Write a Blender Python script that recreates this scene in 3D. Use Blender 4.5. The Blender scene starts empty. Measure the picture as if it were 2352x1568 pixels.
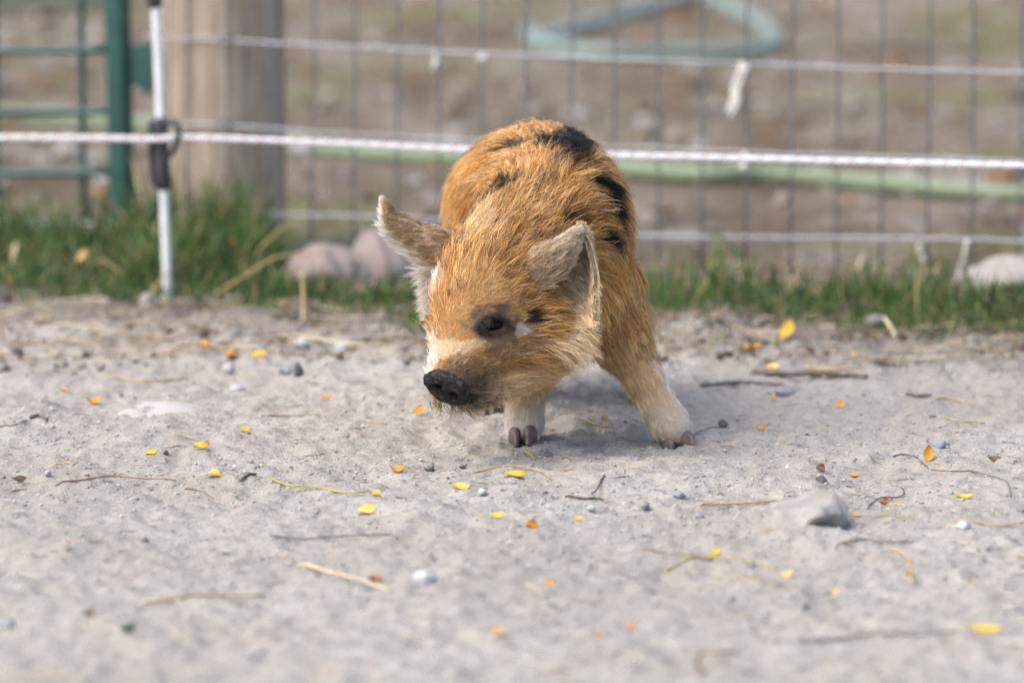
import bpy, bmesh, math, random
import numpy as np
from mathutils import Vector, Matrix, kdtree

# ------------------------------------------------------------------ camera, sky, sun, exposure
SC = bpy.context.scene
COL = SC.collection
H = 0.80                                   # camera height (m), a crouching photographer
LENS = 200.0
PITCH = math.radians(7.52)                 # looking down
FOCUS = 5.235
cam_d = bpy.data.cameras.new("camera")
cam = bpy.data.objects.new("camera", cam_d)
COL.objects.link(cam)
cam.location = (0, 0, H)
cam.rotation_euler = (math.pi / 2 - PITCH, 0, 0)
cam_d.lens = LENS
cam_d.sensor_width = 36.0
cam_d.clip_start = 0.05
cam_d.clip_end = 2000
cam_d.dof.use_dof = True
cam_d.dof.focus_distance = FOCUS
cam_d.dof.aperture_fstop = 4.5
cam_d.dof.aperture_blades = 0
SC.camera = cam

SUN_EL, SUN_AZ = 55.0, -112.0               # azimuth from +Y (away from camera), negative = picture left
W = bpy.data.worlds.new("World")
SC.world = W
W.use_nodes = True
wn = W.node_tree
bg = wn.nodes["Background"]
sky = wn.nodes.new("ShaderNodeTexSky")
sky.sky_type = 'NISHITA'
sky.sun_disc = False
sky.sun_elevation = math.radians(SUN_EL)
sky.sun_rotation = math.radians(SUN_AZ)
sky.air_density = 1.0
sky.dust_density = 4.5
sky.ozone_density = 1.0
wn.links.new(sky.outputs[0], bg.inputs[0])
bg.inputs[1].default_value = 0.15

sun_d = bpy.data.lights.new("sun", 'SUN')
sun_d.energy = 0.95
sun_d.angle = math.radians(66)
sun_d.color = (1.0, 0.965, 0.93)
sun = bpy.data.objects.new("sun", sun_d)
COL.objects.link(sun)
az, el = math.radians(SUN_AZ), math.radians(SUN_EL)
sdir = Vector((math.sin(az) * math.cos(el), math.cos(az) * math.cos(el), math.sin(el)))
sun.rotation_euler = sdir.to_track_quat('Z', 'Y').to_euler()

SC.view_settings.view_transform = 'Standard'
SC.view_settings.look = 'None'
SC.view_settings.exposure = 1.2
SC.view_settings.gamma = 1.0
SC.view_settings.use_curve_mapping = False
SC.render.engine = 'CYCLES'
SC.cycles.use_denoising = True
SC.cycles.denoiser = 'OPENIMAGEDENOISE'
SC.cycles.denoising_input_passes = 'RGB_ALBEDO_NORMAL'
SC.cycles.denoising_prefilter = 'NONE'
SC.cycles.use_adaptive_sampling = False
SC.cycles.max_bounces = 8
SC.cycles.diffuse_bounces = 4
SC.cycles.transmission_bounces = 8
SC.cycles.transparent_max_bounces = 12
SC.cycles.sample_clamp_indirect = 6.0

# ------------------------------------------------------------------ helpers
rng = np.random.default_rng(7)
random.seed(7)
FPX = LENS / 36.0 * 2352.0                 # focal length in the 2352-wide photo frame
SP, CP = math.sin(PITCH), math.cos(PITCH)


def ray(px, py):
    a, b = (px - 1176.0) / FPX, (784.0 - py) / FPX
    return np.array([a, CP + b * SP, -SP + b * CP])


def Q(px, py, Y):
    """point at ground distance Y seen at photo pixel (px, py)"""
    d = ray(px, py)
    return np.array([0, 0, H]) + d * (Y / d[1])


def project(P):
    P = np.asarray(P, dtype=np.float64)
    x, y, z = P[..., 0], P[..., 1], P[..., 2] - H
    dep = y * CP - z * SP
    up = y * SP + z * CP
    return 1176.0 + FPX * x / dep, 784.0 - FPX * up / dep


def hash2(ix, iy, seed):
    n = (ix.astype(np.int64) * 374761393 + iy.astype(np.int64) * 668265263 + seed * 982451653) & 0xFFFFFFFF
    n = ((n ^ (n >> 13)) * 1274126177) & 0xFFFFFFFF
    return ((n ^ (n >> 16)) & 0xFFFFFF) / float(0xFFFFFF)


def vnoise(x, y, seed=0):
    x = np.asarray(x, dtype=np.float64); y = np.asarray(y, dtype=np.float64)
    ix, iy = np.floor(x), np.floor(y)
    fx, fy = x - ix, y - iy
    ux, uy = fx * fx * (3 - 2 * fx), fy * fy * (3 - 2 * fy)
    a, b = hash2(ix, iy, seed), hash2(ix + 1, iy, seed)
    c, d = hash2(ix, iy + 1, seed), hash2(ix + 1, iy + 1, seed)
    return (a * (1 - ux) + b * ux) * (1 - uy) + (c * (1 - ux) + d * ux) * uy - 0.5


def fbm(x, y, seed=0, oct=4, gain=0.5):
    s, a = 0.0, 1.0
    for k in range(oct):
        s = s + a * vnoise(x, y, seed + k * 17)
        x, y, a = x * 2.03 + 3.1, y * 2.03 + 1.7, a * gain
    return s


def sstep(a, b, x):
    t = np.clip((np.asarray(x, dtype=np.float64) - a) / (b - a), 0, 1)
    return t * t * (3 - 2 * t)


BUMPS = []   # dirt heaped up: (x, y, radius_x, radius_y, height)


def ground_z(x, y):
    x = np.asarray(x, dtype=np.float64); y = np.asarray(y, dtype=np.float64)
    z = 0.010 * fbm(x * 3.1, y * 3.1, 1, 3)
    near = 1.0 - sstep(7.5, 9.0, y)
    z = z + near * (0.0085 * fbm(x * 15, y * 11, 5, 3) + 0.0062 * fbm(x * 48, y * 36, 9, 4, 0.6))
    r = vnoise(x * 120, y * 90, 31)
    z = z + near * 0.0016 * np.clip(r * 2, 0, 1) ** 1.5
    # crumbly churned soil towards the grass
    soil = sstep(5.75, 6.1, y) * (1 - sstep(6.7, 7.0, y))
    z = z + soil * 0.016 * np.clip(fbm(x * 26, y * 20, 40, 3), -0.4, 1)
    for bx, by, rx, ry, hh in BUMPS:
        d = ((x - bx) / rx) ** 2 + ((y - by) / ry) ** 2
        z = z + hh * np.exp(-d * 1.6)
    z = z + 0.05 * sstep(9, 14, y) * fbm(x * 0.7, y * 0.7, 77, 2)
    return z


def gz(x, y):
    return float(ground_z(np.array([x]), np.array([y]))[0])


def G(px, py, lift=0.0):
    """ground point under photo pixel"""
    d = ray(px, py)
    t = H / -d[2]
    for _ in range(6):
        p = np.array([0, 0, H]) + d * t
        t = (H - gz(p[0], p[1])) / -d[2]
    p = np.array([0, 0, H]) + d * t
    return np.array([p[0], p[1], gz(p[0], p[1]) + lift])


def px_m(Y):
    return Y / FPX


def mesh_obj(name, verts, faces, mat=None, parent=None, smooth=True):
    me = bpy.data.meshes.new(name)
    me.from_pydata([tuple(map(float, v)) for v in verts], [], [tuple(map(int, f)) for f in faces])
    me.update()
    if smooth:
        me.polygons.foreach_set("use_smooth", [True] * len(me.polygons))
    o = bpy.data.objects.new(name, me)
    COL.objects.link(o)
    if mat:
        me.materials.append(mat)
    if parent:
        o.parent = parent
    return o


def fast_mesh(name, V, F, mat=None, parent=None, smooth=True):
    """V (n,3), F (m,k) numpy, all faces with k corners"""
    V = np.asarray(V, dtype=np.float32); F = np.asarray(F, dtype=np.int32)
    m, k = F.shape
    me = bpy.data.meshes.new(name)
    me.vertices.add(len(V)); me.vertices.foreach_set("co", V.ravel())
    me.loops.add(m * k); me.loops.foreach_set("vertex_index", F.ravel())
    me.polygons.add(m)
    me.polygons.foreach_set("loop_start", np.arange(0, m * k, k, dtype=np.int32))
    me.polygons.foreach_set("use_smooth", np.full(m, smooth))
    me.update(calc_edges=True); me.validate()
    o = bpy.data.objects.new(name, me)
    COL.objects.link(o)
    if mat:
        me.materials.append(mat)
    if parent:
        o.parent = parent
    return o


def set_col(o, rgb, name="col"):
    at = o.data.attributes.new(name, 'FLOAT_COLOR', 'POINT')
    c = np.ones((len(o.data.vertices), 4), dtype=np.float32)
    c[:, :3] = rgb
    at.data.foreach_set("color", c.ravel())


def empty(name, loc):
    o = bpy.data.objects.new(name, None)
    o.empty_display_size = 0.05
    COL.objects.link(o)
    o.location = tuple(map(float, loc))
    return o


def tag(o, label=None, cat=None, group=None, kind=None):
    if label: o["label"] = label
    if cat: o["category"] = cat
    if group: o["group"] = group
    if kind: o["kind"] = kind
    return o


def adopt(child, parent):
    """parent a mesh built in world coordinates under an Empty that stands at parent.location"""
    child.parent = parent
    child.location = -Vector(parent.location)
    return child


def recentre(o):
    """move a world-built mesh's origin to the middle of its base"""
    me = o.data
    n = len(me.vertices)
    co = np.empty(n * 3, dtype=np.float32); me.vertices.foreach_get("co", co)
    co = co.reshape(-1, 3)
    c = np.array([(co[:, 0].min() + co[:, 0].max()) / 2, (co[:, 1].min() + co[:, 1].max()) / 2, co[:, 2].min()])
    co -= c.astype(np.float32)
    me.vertices.foreach_set("co", co.ravel())
    me.update()
    o.location = tuple(map(float, c))
    return o


def catmull(P, n):
    """smooth curve through points P, n samples"""
    P = np.asarray(P, dtype=np.float64)
    m = len(P)
    if m == 2:
        t = np.linspace(0, 1, n)[:, None]
        return P[0] * (1 - t) + P[1] * t
    E = np.vstack([2 * P[0] - P[1], P, 2 * P[-1] - P[-2]])
    s = np.linspace(0, m - 1, n)
    i = np.minimum(s.astype(int), m - 2)
    t = (s - i)[:, None]
    p0, p1, p2, p3 = E[i], E[i + 1], E[i + 2], E[i + 3]
    return 0.5 * (2 * p1 + (p2 - p0) * t + (2 * p0 - 5 * p1 + 4 * p2 - p3) * t ** 2 + (3 * p1 - p0 - 3 * p2 + p3) * t ** 3)


def tube_geo(P, R, seg=8, cap=True, squash=1.0, jitter=0.0):
    """swept tube along points P with radii R -> verts, quads (+cap fans as quads with repeated centre)"""
    P = np.asarray(P, dtype=np.float64); n = len(P)
    R = np.broadcast_to(np.asarray(R, dtype=np.float64), (n,))
    T = np.gradient(P, axis=0)
    T /= np.linalg.norm(T, axis=1)[:, None] + 1e-12
    up = np.array([0, 0, 1.0]) if abs(T[0][2]) < 0.9 else np.array([0, 1.0, 0])
    V, F = [], []
    a0 = np.linspace(0, 2 * math.pi, seg, endpoint=False)
    for k in range(n):
        s = np.cross(T[k], up); s /= np.linalg.norm(s) + 1e-12
        u = np.cross(s, T[k])
        rr = R[k] * (1 + jitter * (rng.random(seg) - 0.5))
        V.append(P[k] + (np.cos(a0) * rr)[:, None] * s + (np.sin(a0) * rr * squash)[:, None] * u)
    V = np.vstack(V)
    for k in range(n - 1):
        for j in range(seg):
            j2 = (j + 1) % seg
            F.append((k * seg + j, k * seg + j2, (k + 1) * seg + j2, (k + 1) * seg + j))
    F = [tuple(f) for f in F]
    if cap:
        F.append(tuple(range(seg - 1, -1, -1)))
        F.append(tuple(range((n - 1) * seg, n * seg)))
    return V, F


def mat(name):
    m = bpy.data.materials.new(name)
    m.use_nodes = True
    nt = m.node_tree
    b = nt.nodes["Principled BSDF"]
    return m, nt, b


def mixcol(nt, fac, a, b):
    n = nt.nodes.new("ShaderNodeMix"); n.data_type = 'RGBA'
    for sock, v in ((n.inputs[0], fac), (n.inputs[6], a), (n.inputs[7], b)):
        if isinstance(v, bpy.types.NodeSocket):
            nt.links.new(v, sock)
        elif isinstance(v, (int, float)):
            sock.default_value = v
        else:
            sock.default_value = (*v, 1) if len(v) == 3 else v
    return n.outputs[2]


def noise(nt, scale, detail=4, rough=0.5, vec=None, dist=0.0):
    n = nt.nodes.new("ShaderNodeTexNoise")
    n.inputs["Scale"].default_value = scale
    n.inputs["Detail"].default_value = detail
    n.inputs["Roughness"].default_value = rough
    n.inputs["Distortion"].default_value = dist
    if vec is not None:
        nt.links.new(vec, n.inputs["Vector"])
    return n.outputs["Fac"]


def ramp(nt, fac, stops, interp='LINEAR'):
    n = nt.nodes.new("ShaderNodeValToRGB")
    cr = n.color_ramp
    cr.interpolation = interp
    while len(cr.elements) < len(stops):
        cr.elements.new(0.5)
    for e, (p, c) in zip(cr.elements, stops):
        e.position = p
        e.color = (c, c, c, 1) if isinstance(c, (int, float)) else (*c, 1)
    nt.links.new(fac, n.inputs[0])
    return n.outputs[0]


def geo_pos(nt):
    return nt.nodes.new("ShaderNodeNewGeometry").outputs["Position"]


def obj_co(nt):
    return nt.nodes.new("ShaderNodeTexCoord").outputs["Object"]


def mapping(nt, vec, scale=(1, 1, 1), rot=(0, 0, 0)):
    n = nt.nodes.new("ShaderNodeMapping")
    n.inputs["Scale"].default_value = scale
    n.inputs["Rotation"].default_value = rot
    nt.links.new(vec, n.inputs["Vector"])
    return n.outputs[0]


def bump(nt, b, height, strength=0.5, dist=0.002):
    n = nt.nodes.new("ShaderNodeBump")
    n.inputs["Strength"].default_value = strength
    n.inputs["Distance"].default_value = dist
    nt.links.new(height, n.inputs["Height"])
    nt.links.new(n.outputs[0], b.inputs["Normal"])


def simple_mat(name, c1, c2, scale=60, rough=0.8, bmp=0.3, bdist=0.002, spec=0.3, stretch=(1, 1, 1), lo=0.35, hi=0.65):
    m, nt, b = mat(name)
    v = mapping(nt, obj_co(nt), stretch)
    f = ramp(nt, noise(nt, scale, 5, 0.6, v), [(lo, 0.0), (hi, 1.0)])
    nt.links.new(mixcol(nt, f, c1, c2), b.inputs["Base Color"])
    b.inputs["Roughness"].default_value = rough
    b.inputs["Specular IOR Level"].default_value = spec
    if bmp:
        bump(nt, b, noise(nt, scale * 2.5, 5, 0.65, v), bmp, bdist)
    return m


def attr_mat(name, rough=0.7, spec=0.3, translucent=0.0, var=0.15, scale=80, attr="col"):
    m, nt, b = mat(name)
    a = nt.nodes.new("ShaderNodeAttribute"); a.attribute_name = attr
    f = noise(nt, scale, 4, 0.6, geo_pos(nt))
    v = nt.nodes.new("ShaderNodeHueSaturation")
    mp = nt.nodes.new("ShaderNodeMapRange")
    mp.inputs["From Min"].default_value = 0.3; mp.inputs["From Max"].default_value = 0.7
    mp.inputs["To Min"].default_value = 1 - var; mp.inputs["To Max"].default_value = 1 + var
    nt.links.new(f, mp.inputs["Value"])
    nt.links.new(mp.outputs[0], v.inputs["Value"])
    nt.links.new(a.outputs["Color"], v.inputs["Color"])
    nt.links.new(v.outputs[0], b.inputs["Base Color"])
    b.inputs["Roughness"].default_value = rough
    b.inputs["Specular IOR Level"].default_value = spec
    if translucent:
        t = nt.nodes.new("ShaderNodeBsdfTranslucent")
        nt.links.new(v.outputs[0], t.inputs["Color"])
        mx = nt.nodes.new("ShaderNodeMixShader")
        mx.inputs[0].default_value = translucent
        nt.links.new(b.outputs[0], mx.inputs[1]); nt.links.new(t.outputs[0], mx.inputs[2])
        nt.links.new(mx.outputs[0], nt.nodes["Material Output"].inputs["Surface"])
    return m
# ------------------------------------------------------------------ ground
g0 = Q(0, 0, 1)  # noqa
_p = G(1690, 805); BUMPS.append((_p[0] - 0.03, _p[1] + 0.05, 0.085, 0.20, 0.020))
_p = G(370, 945); BUMPS.append((_p[0], _p[1] + 0.03, 0.06, 0.10, 0.007))
_p = G(1835, 1195); BUMPS.append((_p[0], _p[1] + 0.02, 0.06, 0.10, 0.008))


def axis(segs):
    out = []
    for a, b, n in segs:
        out.append(np.linspace(a, b, n, endpoint=False))
    return np.concatenate(out + [np.array([segs[-1][1]])])


gx = axis([(-900, -60, 8), (-60, -6, 12), (-6, -1.0, 40), (-1.0, -0.62, 90), (-0.62, 0.62, 500), (0.62, 1.0, 90), (1.0, 6, 40), (6, 60, 12), (60, 900, 8)])
gy = axis([(-60, 0, 10), (0, 3.6, 40), (3.6, 4.05, 60), (4.05, 6.3, 520), (6.3, 7.4, 170), (7.4, 13, 170), (13, 40, 40), (40, 1500, 16)])
GX, GY = np.meshgrid(gx, gy, indexing='ij')
GZ = ground_z(GX, GY)
far = np.maximum(np.abs(GX) - 6, 0) + np.maximum(GY - 14, 0) + np.maximum(-GY, 0)
GZ = np.where(far > 0, GZ * 0.5, GZ)
nx, ny = len(gx), len(gy)
idx = np.arange(nx * ny).reshape(nx, ny)
GF = np.stack([idx[:-1, :-1], idx[1:, :-1], idx[1:, 1:], idx[:-1, 1:]], axis=-1).reshape(-1, 4)


def ground_material():
    m, nt, b = mat("dry_dirt")
    L = nt.links
    pos = geo_pos(nt)
    sep = nt.nodes.new("ShaderNodeSeparateXYZ"); L.new(pos, sep.inputs[0])
    # pale trodden dust
    n1 = noise(nt, 5, 5, 0.6, pos)
    n2 = noise(nt, 45, 6, 0.7, pos)
    n3 = noise(nt, 400, 3, 0.7, pos)
    dust = mixcol(nt, ramp(nt, n1, [(0.35, 0), (0.65, 1)]), (0.362, 0.335, 0.293), (0.408, 0.388, 0.354))
    dust = mixcol(nt, ramp(nt, n2, [(0.32, 0.9), (0.55, 0.0)]), dust, (0.25, 0.232, 0.208))
    dust = mixcol(nt, ramp(nt, n3, [(0.34, 0.55), (0.48, 0.0)]), dust, (0.17, 0.155, 0.14))
    dust = mixcol(nt, ramp(nt, noise(nt, 1.7, 5, 0.62, mapping(nt, pos, (1.0, 0.6, 1.0)), 0.5), [(0.46, 0.0), (0.68, 0.75)]), dust, (0.285, 0.262, 0.232))
    # damp crumbly soil beside the grass strip
    wob = nt.nodes.new("ShaderNodeMath"); wob.operation = 'MULTIPLY_ADD'
    L.new(noise(nt, 6, 4, 0.6, pos), wob.inputs[0]); wob.inputs[1].default_value = 0.9
    L.new(sep.outputs[1], wob.inputs[2])
    tilt = nt.nodes.new("ShaderNodeMath"); tilt.operation = 'MULTIPLY_ADD'   # the strip runs a little askew
    L.new(sep.outputs[0], tilt.inputs[0]); tilt.inputs[1].default_value = 0.30; L.new(wob.outputs[0], tilt.inputs[2])
    mr = nt.nodes.new("ShaderNodeMapRange")
    mr.inputs["From Min"].default_value = 6.35; mr.inputs["From Max"].default_value = 6.75
    L.new(tilt.outputs[0], mr.inputs["Value"])
    soilc = mixcol(nt, ramp(nt, noise(nt, 38, 5, 0.7, pos), [(0.35, 0), (0.65, 1)]), (0.07, 0.054, 0.041), (0.165, 0.142, 0.118))
    c = mixcol(nt, mr.outputs[0], dust, soilc)
    # littered yard beyond the fence
    mr2 = nt.nodes.new("ShaderNodeMapRange")
    mr2.inputs["From Min"].default_value = 7.0; mr2.inputs["From Max"].default_value = 7.45
    L.new(tilt.outputs[0], mr2.inputs["Value"])
    st = mapping(nt, pos, (1.0, 0.45, 1.0))
    y1 = noise(nt, 4.2, 5, 0.62, st, 0.4)
    yard = mixcol(nt, ramp(nt, y1, [(0.36, 0), (0.62, 1)]), (0.100, 0.072, 0.048), (0.20, 0.170, 0.135))
    y2 = noise(nt, 2.6, 4, 0.6, mapping(nt, pos, (0.8, 0.5, 1.0), (0, 0, 0.4)))
    yard = mixcol(nt, ramp(nt, y2, [(0.53, 0), (0.64, 0.75)]), yard, (0.13, 0.135, 0.058))
    y3 = noise(nt, 11, 4, 0.6, st)
    yard = mixcol(nt, ramp(nt, y3, [(0.60, 0), (0.68, 0.7)]), yard, (0.15, 0.085, 0.045))
    y4 = noise(nt, 8, 4, 0.6, mapping(nt, pos, (0.9, 0.4, 1.0), (0, 0, 1.1)))
    yard = mixcol(nt, ramp(nt, y4, [(0.57, 0), (0.66, 0.7)]), yard, (0.28, 0.258, 0.235))
    c = mixcol(nt, mr2.outputs[0], c, yard)
    L.new(c, b.inputs["Base Color"])
    b.inputs["Roughness"].default_value = 0.95
    b.inputs["Specular IOR Level"].default_value = 0.15
    hb = nt.nodes.new("ShaderNodeMath"); hb.operation = 'ADD'
    L.new(noise(nt, 170, 6, 0.75, pos), hb.inputs[0]); L.new(n3, hb.inputs[1])
    bump(nt, b, hb.outputs[0], 0.85, 0.0028)
    return m


MAT_GROUND = ground_material()
ground = fast_mesh("ground", np.stack([GX, GY, GZ], -1).reshape(-1, 3), GF, MAT_GROUND)
tag(ground, kind="structure")
# ------------------------------------------------------------------ fence line
def fence_Y(x, off=0.0):
    return 6.72 - 0.37 * x + off


def on_fence(px, py, off=0.0):
    """photo pixel -> point in the vertical plane of the fence (shifted by off towards the yard)"""
    d = ray(px, py)
    t = (6.72 + off) / (d[1] + 0.37 * d[0])
    return np.array([0, 0, H]) + d * t


m_galv = simple_mat("galvanised_wire", (0.20, 0.21, 0.235), (0.12, 0.125, 0.14), 90, 0.45, 0.2, 0.0006, 0.5)
m_galv.node_tree.nodes["Principled BSDF"].inputs["Metallic"].default_value = 0.45
m_galv_highlit = simple_mat("highlit_galvanised_wire", (0.46, 0.47, 0.50), (0.30, 0.31, 0.34), 60, 0.5, 0.2, 0.0006, 0.5)  # same galvanised wire, with the highlights on the horizontals put into its colour
m_wool = simple_mat("white_twine", (0.70, 0.68, 0.64), (0.54, 0.51, 0.46), 300, 0.95, 0.6, 0.001, 0.1)

# --- welded wire mesh, 2 x 4 inch, 50.8 mm between uprights
mesh_root = empty("wire_mesh_fence", (-0.02, fence_Y(-0.02), 0.0))
tag(mesh_root, "galvanised welded wire mesh fence with tall rectangular openings, behind the white rope", "fence")
ux = np.array([1, -0.37, 0]) / math.hypot(1, 0.37)
wx = [382, 427, 524, 619, 716, 813, 911, 1009, 1108, 1209, 1310, 1411, 1513, 1614, 1715, 1818, 1922, 2025, 2130, 2236, 2342, 2449, 2556]
ends = []
for k, wpx_ in enumerate(wx):
    lean = 8 if k < 1 else 0
    top = on_fence(wpx_ + 6 + lean, -330); bot = on_fence(wpx_ - 2, 560)
    bot[2] = gz(bot[0], bot[1]) - 0.01
    top = bot + (top - bot) * (1.02 / (top[2] - bot[2]))
    ends.append((bot, top))
    P_ = catmull([bot, bot * 0.66 + top * 0.34 + ux * rng.normal(0, 0.0012), bot * 0.33 + top * 0.67 + ux * rng.normal(0, 0.0012), top], 10)
    V, F = tube_geo(P_, 0.0016, 6)
    adopt(mesh_obj("vertical_wire", V, F, m_galv), mesh_root)
for k in range(1, 27):                               # the fence runs on past the picture
    bot, top = [q + ux * 0.0515 * k for q in ends[-1]]
    V, F = tube_geo(catmull([bot, bot * 0.5 + top * 0.5 + ux * rng.normal(0, 0.001), top], 6), 0.0019, 6)
    adopt(mesh_obj("vertical_wire", V, F, m_galv), mesh_root)
rows_y = [[(300, -120), (1176, -90), (2600, -30)], [(330, 82), (500, 92), (900, 113), (1400, 135), (1900, 153), (2600, 176)],
          [(330, 281), (520, 290), (1050, 322), (1600, 345), (2352, 372), (2600, 380)], [(330, 482), (450, 485), (1000, 505), (1500, 540), (2000, 546), (2600, 560)]]
rows_P = [[on_fence(a, b_, -0.0028) for a, b_ in r_] for r_ in rows_y]
rows_P += [[q + np.array([0, 0, 0.104 * k]) for q in rows_P[0]] for k in range(1, 7)]
for r_ in rows_P:
    e_ = r_[-1]; e2 = e_ + ux * 1.30; e2[2] = e_[2]
    P_ = catmull(list(r_) + [e2], 60)
    P_[:, 2] += 0.0005 * np.sin(np.arange(60) * 1.7) + 0.0006 * rng.normal(size=60)
    V, F = tube_geo(P_, 0.0016, 6)
    adopt(mesh_obj("horizontal_wire", V, F, m_galv_highlit), mesh_root)
for a, b_ in ((520, 90), (515, 288)):
    c = on_fence(a, b_, -0.004)
    P_ = [c + ux * 0.008 * math.cos(s) + np.array([0, 0, 0.007 * math.sin(s)]) + np.array([0, -0.0012 * (s - 5), 0]) for s in np.linspace(0, 10, 26)]
    V, F = tube_geo(np.array(P_), 0.0014, 6)
    adopt(mesh_obj("wire_tie", V, F, m_galv), mesh_root)


def twine(name, pts, r, label, strands=3):
    """frayed hanks of twine / wool hanging from the wires"""
    r = r * 1.3
    base = catmull([on_fence(a, b_, -0.010) for a, b_ in pts], 22)
    VV, FF, o = [], [], 0
    for s in range(strands):
        off = np.clip(rng.normal(0, r * 0.4, 3), -r * 0.6, r * 0.6)
        wob = np.cumsum(rng.normal(0, r * 0.07, (22, 3)), 0)
        rr = r * (0.55 + 0.5 * rng.random()) * (1 + 0.35 * np.sin(np.linspace(0, 9, 22) + s)) * np.linspace(0.9, 1.0, 22)
        V, F = tube_geo(base + off + wob, rr, 7, True, 1.0, 0.35)
        VV.append(V); FF += [tuple(i + o for i in f) for f in F]; o += len(V)
    ob = mesh_obj(name, np.vstack(VV), FF, m_wool)
    recentre(ob)
    return tag(ob, label, "twine")


twine("twine_scrap", [(1712, 148), (1704, 170), (1690, 205), (1688, 235), (1676, 262)], 0.0032, "frayed white twine hanging from the top visible wire above the rope")
twine("twine_scrap", [(1712, 350), (1708, 375), (1709, 392)], 0.0022, "short white twine end poking below the rope")
twine("twine_scrap", [(1005, 128), (1003, 145), (1003, 160)], 0.0026, "small white twine knot hanging below the upper wire, the longer of two")
twine("twine_scrap", [(1098, 132), (1105, 136), (1112, 138)], 0.0026, "small round white twine knot under the upper wire")
twine("twine_scrap", [(2224, 552), (2214, 590), (2200, 640), (2204, 680), (2212, 735)], 0.0021, "long white twine strand hanging from the low wire into the grass")
twine("twine_scrap", [(2112, 562), (2116, 585), (2124, 605)], 0.0018, "faint white twine loop on the low wire beside the long strand")

# --- weathered wooden corner post
def post_material():
    m, nt, b = mat("weathered_wood")
    co = obj_co(nt)
    v = mapping(nt, co, (1, 1, 0.06))
    c = mixcol(nt, ramp(nt, noise(nt, 120, 6, 0.65, v), [(0.33, 0), (0.66, 1)]), (0.21, 0.155, 0.11), (0.46, 0.385, 0.305))
    c = mixcol(nt, ramp(nt, noise(nt, 14, 4, 0.6, mapping(nt, co, (1, 1, 0.25))), [(0.45, 0), (0.66, 0.35)]), c, (0.43, 0.36, 0.28))
    c = mixcol(nt, ramp(nt, noise(nt, 55, 4, 0.6, mapping(nt, co, (1, 1, 0.15))), [(0.60, 0), (0.72, 0.55)]), c, (0.13, 0.085, 0.055))
    nt.links.new(c, b.inputs["Base Color"])
    b.inputs["Roughness"].default_value = 0.9
    bump(nt, b, noise(nt, 70, 6, 0.7, v), 0.8, 0.006)
    return m


def lathe_post(name, base, top, r0, r1, matl, seg=40, rings=26, rough=0.05, seed=3):
    base, top = np.asarray(base), np.asarray(top)
    V, F = [], []
    a = np.linspace(0, 2 * math.pi, seg, endpoint=False)
    for k in range(rings):
        t = k / (rings - 1)
        c = base * (1 - t) + top * t
        r = (r0 * (1 - t) + r1 * t) * (1 + rough * fbm(np.cos(a) * 3 + 5, np.sin(a) * 3 + t * 1.4, seed, 3) + 0.02 * math.sin(t * 9))
        V.append(np.stack([c[0] + r * np.cos(a), c[1] + r * np.sin(a), np.full(seg, c[2])], 1))
    V = np.vstack(V)
    for k in range(rings - 1):
        for j in range(seg):
            j2 = (j + 1) % seg
            F.append((k * seg + j, k * seg + j2, (k + 1) * seg + j2, (k + 1) * seg + j))
    F.append(tuple(range((rings - 1) * seg, rings * seg)))
    return mesh_obj(name, V, F, matl)


bx_ = on_fence(522, 540, 0.085)
post = lathe_post("wooden_post", (bx_[0] - 0.004, bx_[1], -0.05), (bx_[0] - 0.002, bx_[1], 1.12), 0.0755, 0.0735, post_material(), rough=0.03)
recentre(post)
tag(post, "thick weathered round wooden fence post behind the wire mesh", "post")

# --- green metal gate on the left
m_green = simple_mat("green_enamel", (0.012, 0.058, 0.050), (0.022, 0.085, 0.073), 40, 0.45, 0.15, 0.0006, 0.5)
gate = empty("metal_gate", tuple(on_fence(150, 560, 0.02) * np.array([1, 1, 0])))
tag(gate, "dark green tubular metal gate with thin cross rods beside the wooden post", "gate")
GO = 0.03


def gate_tube(name, pts, r, off=0.0, sq=False, n=14):
    P_ = catmull([on_fence(a, b_, GO + off) for a, b_ in pts], n)
    if sq:
        V, F = tube_geo(P_, r, 16)
        # rounded square section
        c = np.repeat(P_, 16, 0); d = V - c
        u_ = d @ ux; w_ = d - u_[:, None] * ux
        s = np.abs(u_) + 1e-9; q = np.linalg.norm(w_, axis=1) + 1e-9
        sc = np.minimum(r / np.maximum(s, q), 1.25)
        V = c + d * sc[:, None]
    else:
        V, F = tube_geo(P_, r, 10)
    return adopt(mesh_obj(name, V, F, m_green), gate)


gate_tube("upright", [(256, -900), (266, -340), (270, 0), (276, 260), (283, 560)], 0.0135, 0.0, True, 20)
gate_tube("upright", [(-1560, -900), (-1550, 0), (-1545, 470)], 0.0135, 0.0, True, 16)
for y_ in (-700, -490, -290, -90, 116, 258, 397):
    gate_tube("rail", [(-1550, y_ - 4), (-500, y_ - 2), (-100, y_), (100, y_ + 1), (258, y_ - 3)], 0.0052 if y_ != 258 else 0.0045, -0.004)
gate_tube("bottom_rail", [(-1550, 500), (-500, 512), (0, 516), (262, 520)], 0.0058, -0.004).data.materials[0] = simple_mat("worn_rail", (0.38, 0.43, 0.47), (0.20, 0.27, 0.28), 60, 0.5, 0.2, 0.0006)
for x_ in (-1400, -1200, -1010, -815, -620, -420, -215, -15, 185):
    gate_tube("rod", [(x_ - 4, -700), (x_, -340), (x_ + 3, 120), (x_ + 8, 500)], 0.0042, 0.006)
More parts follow.
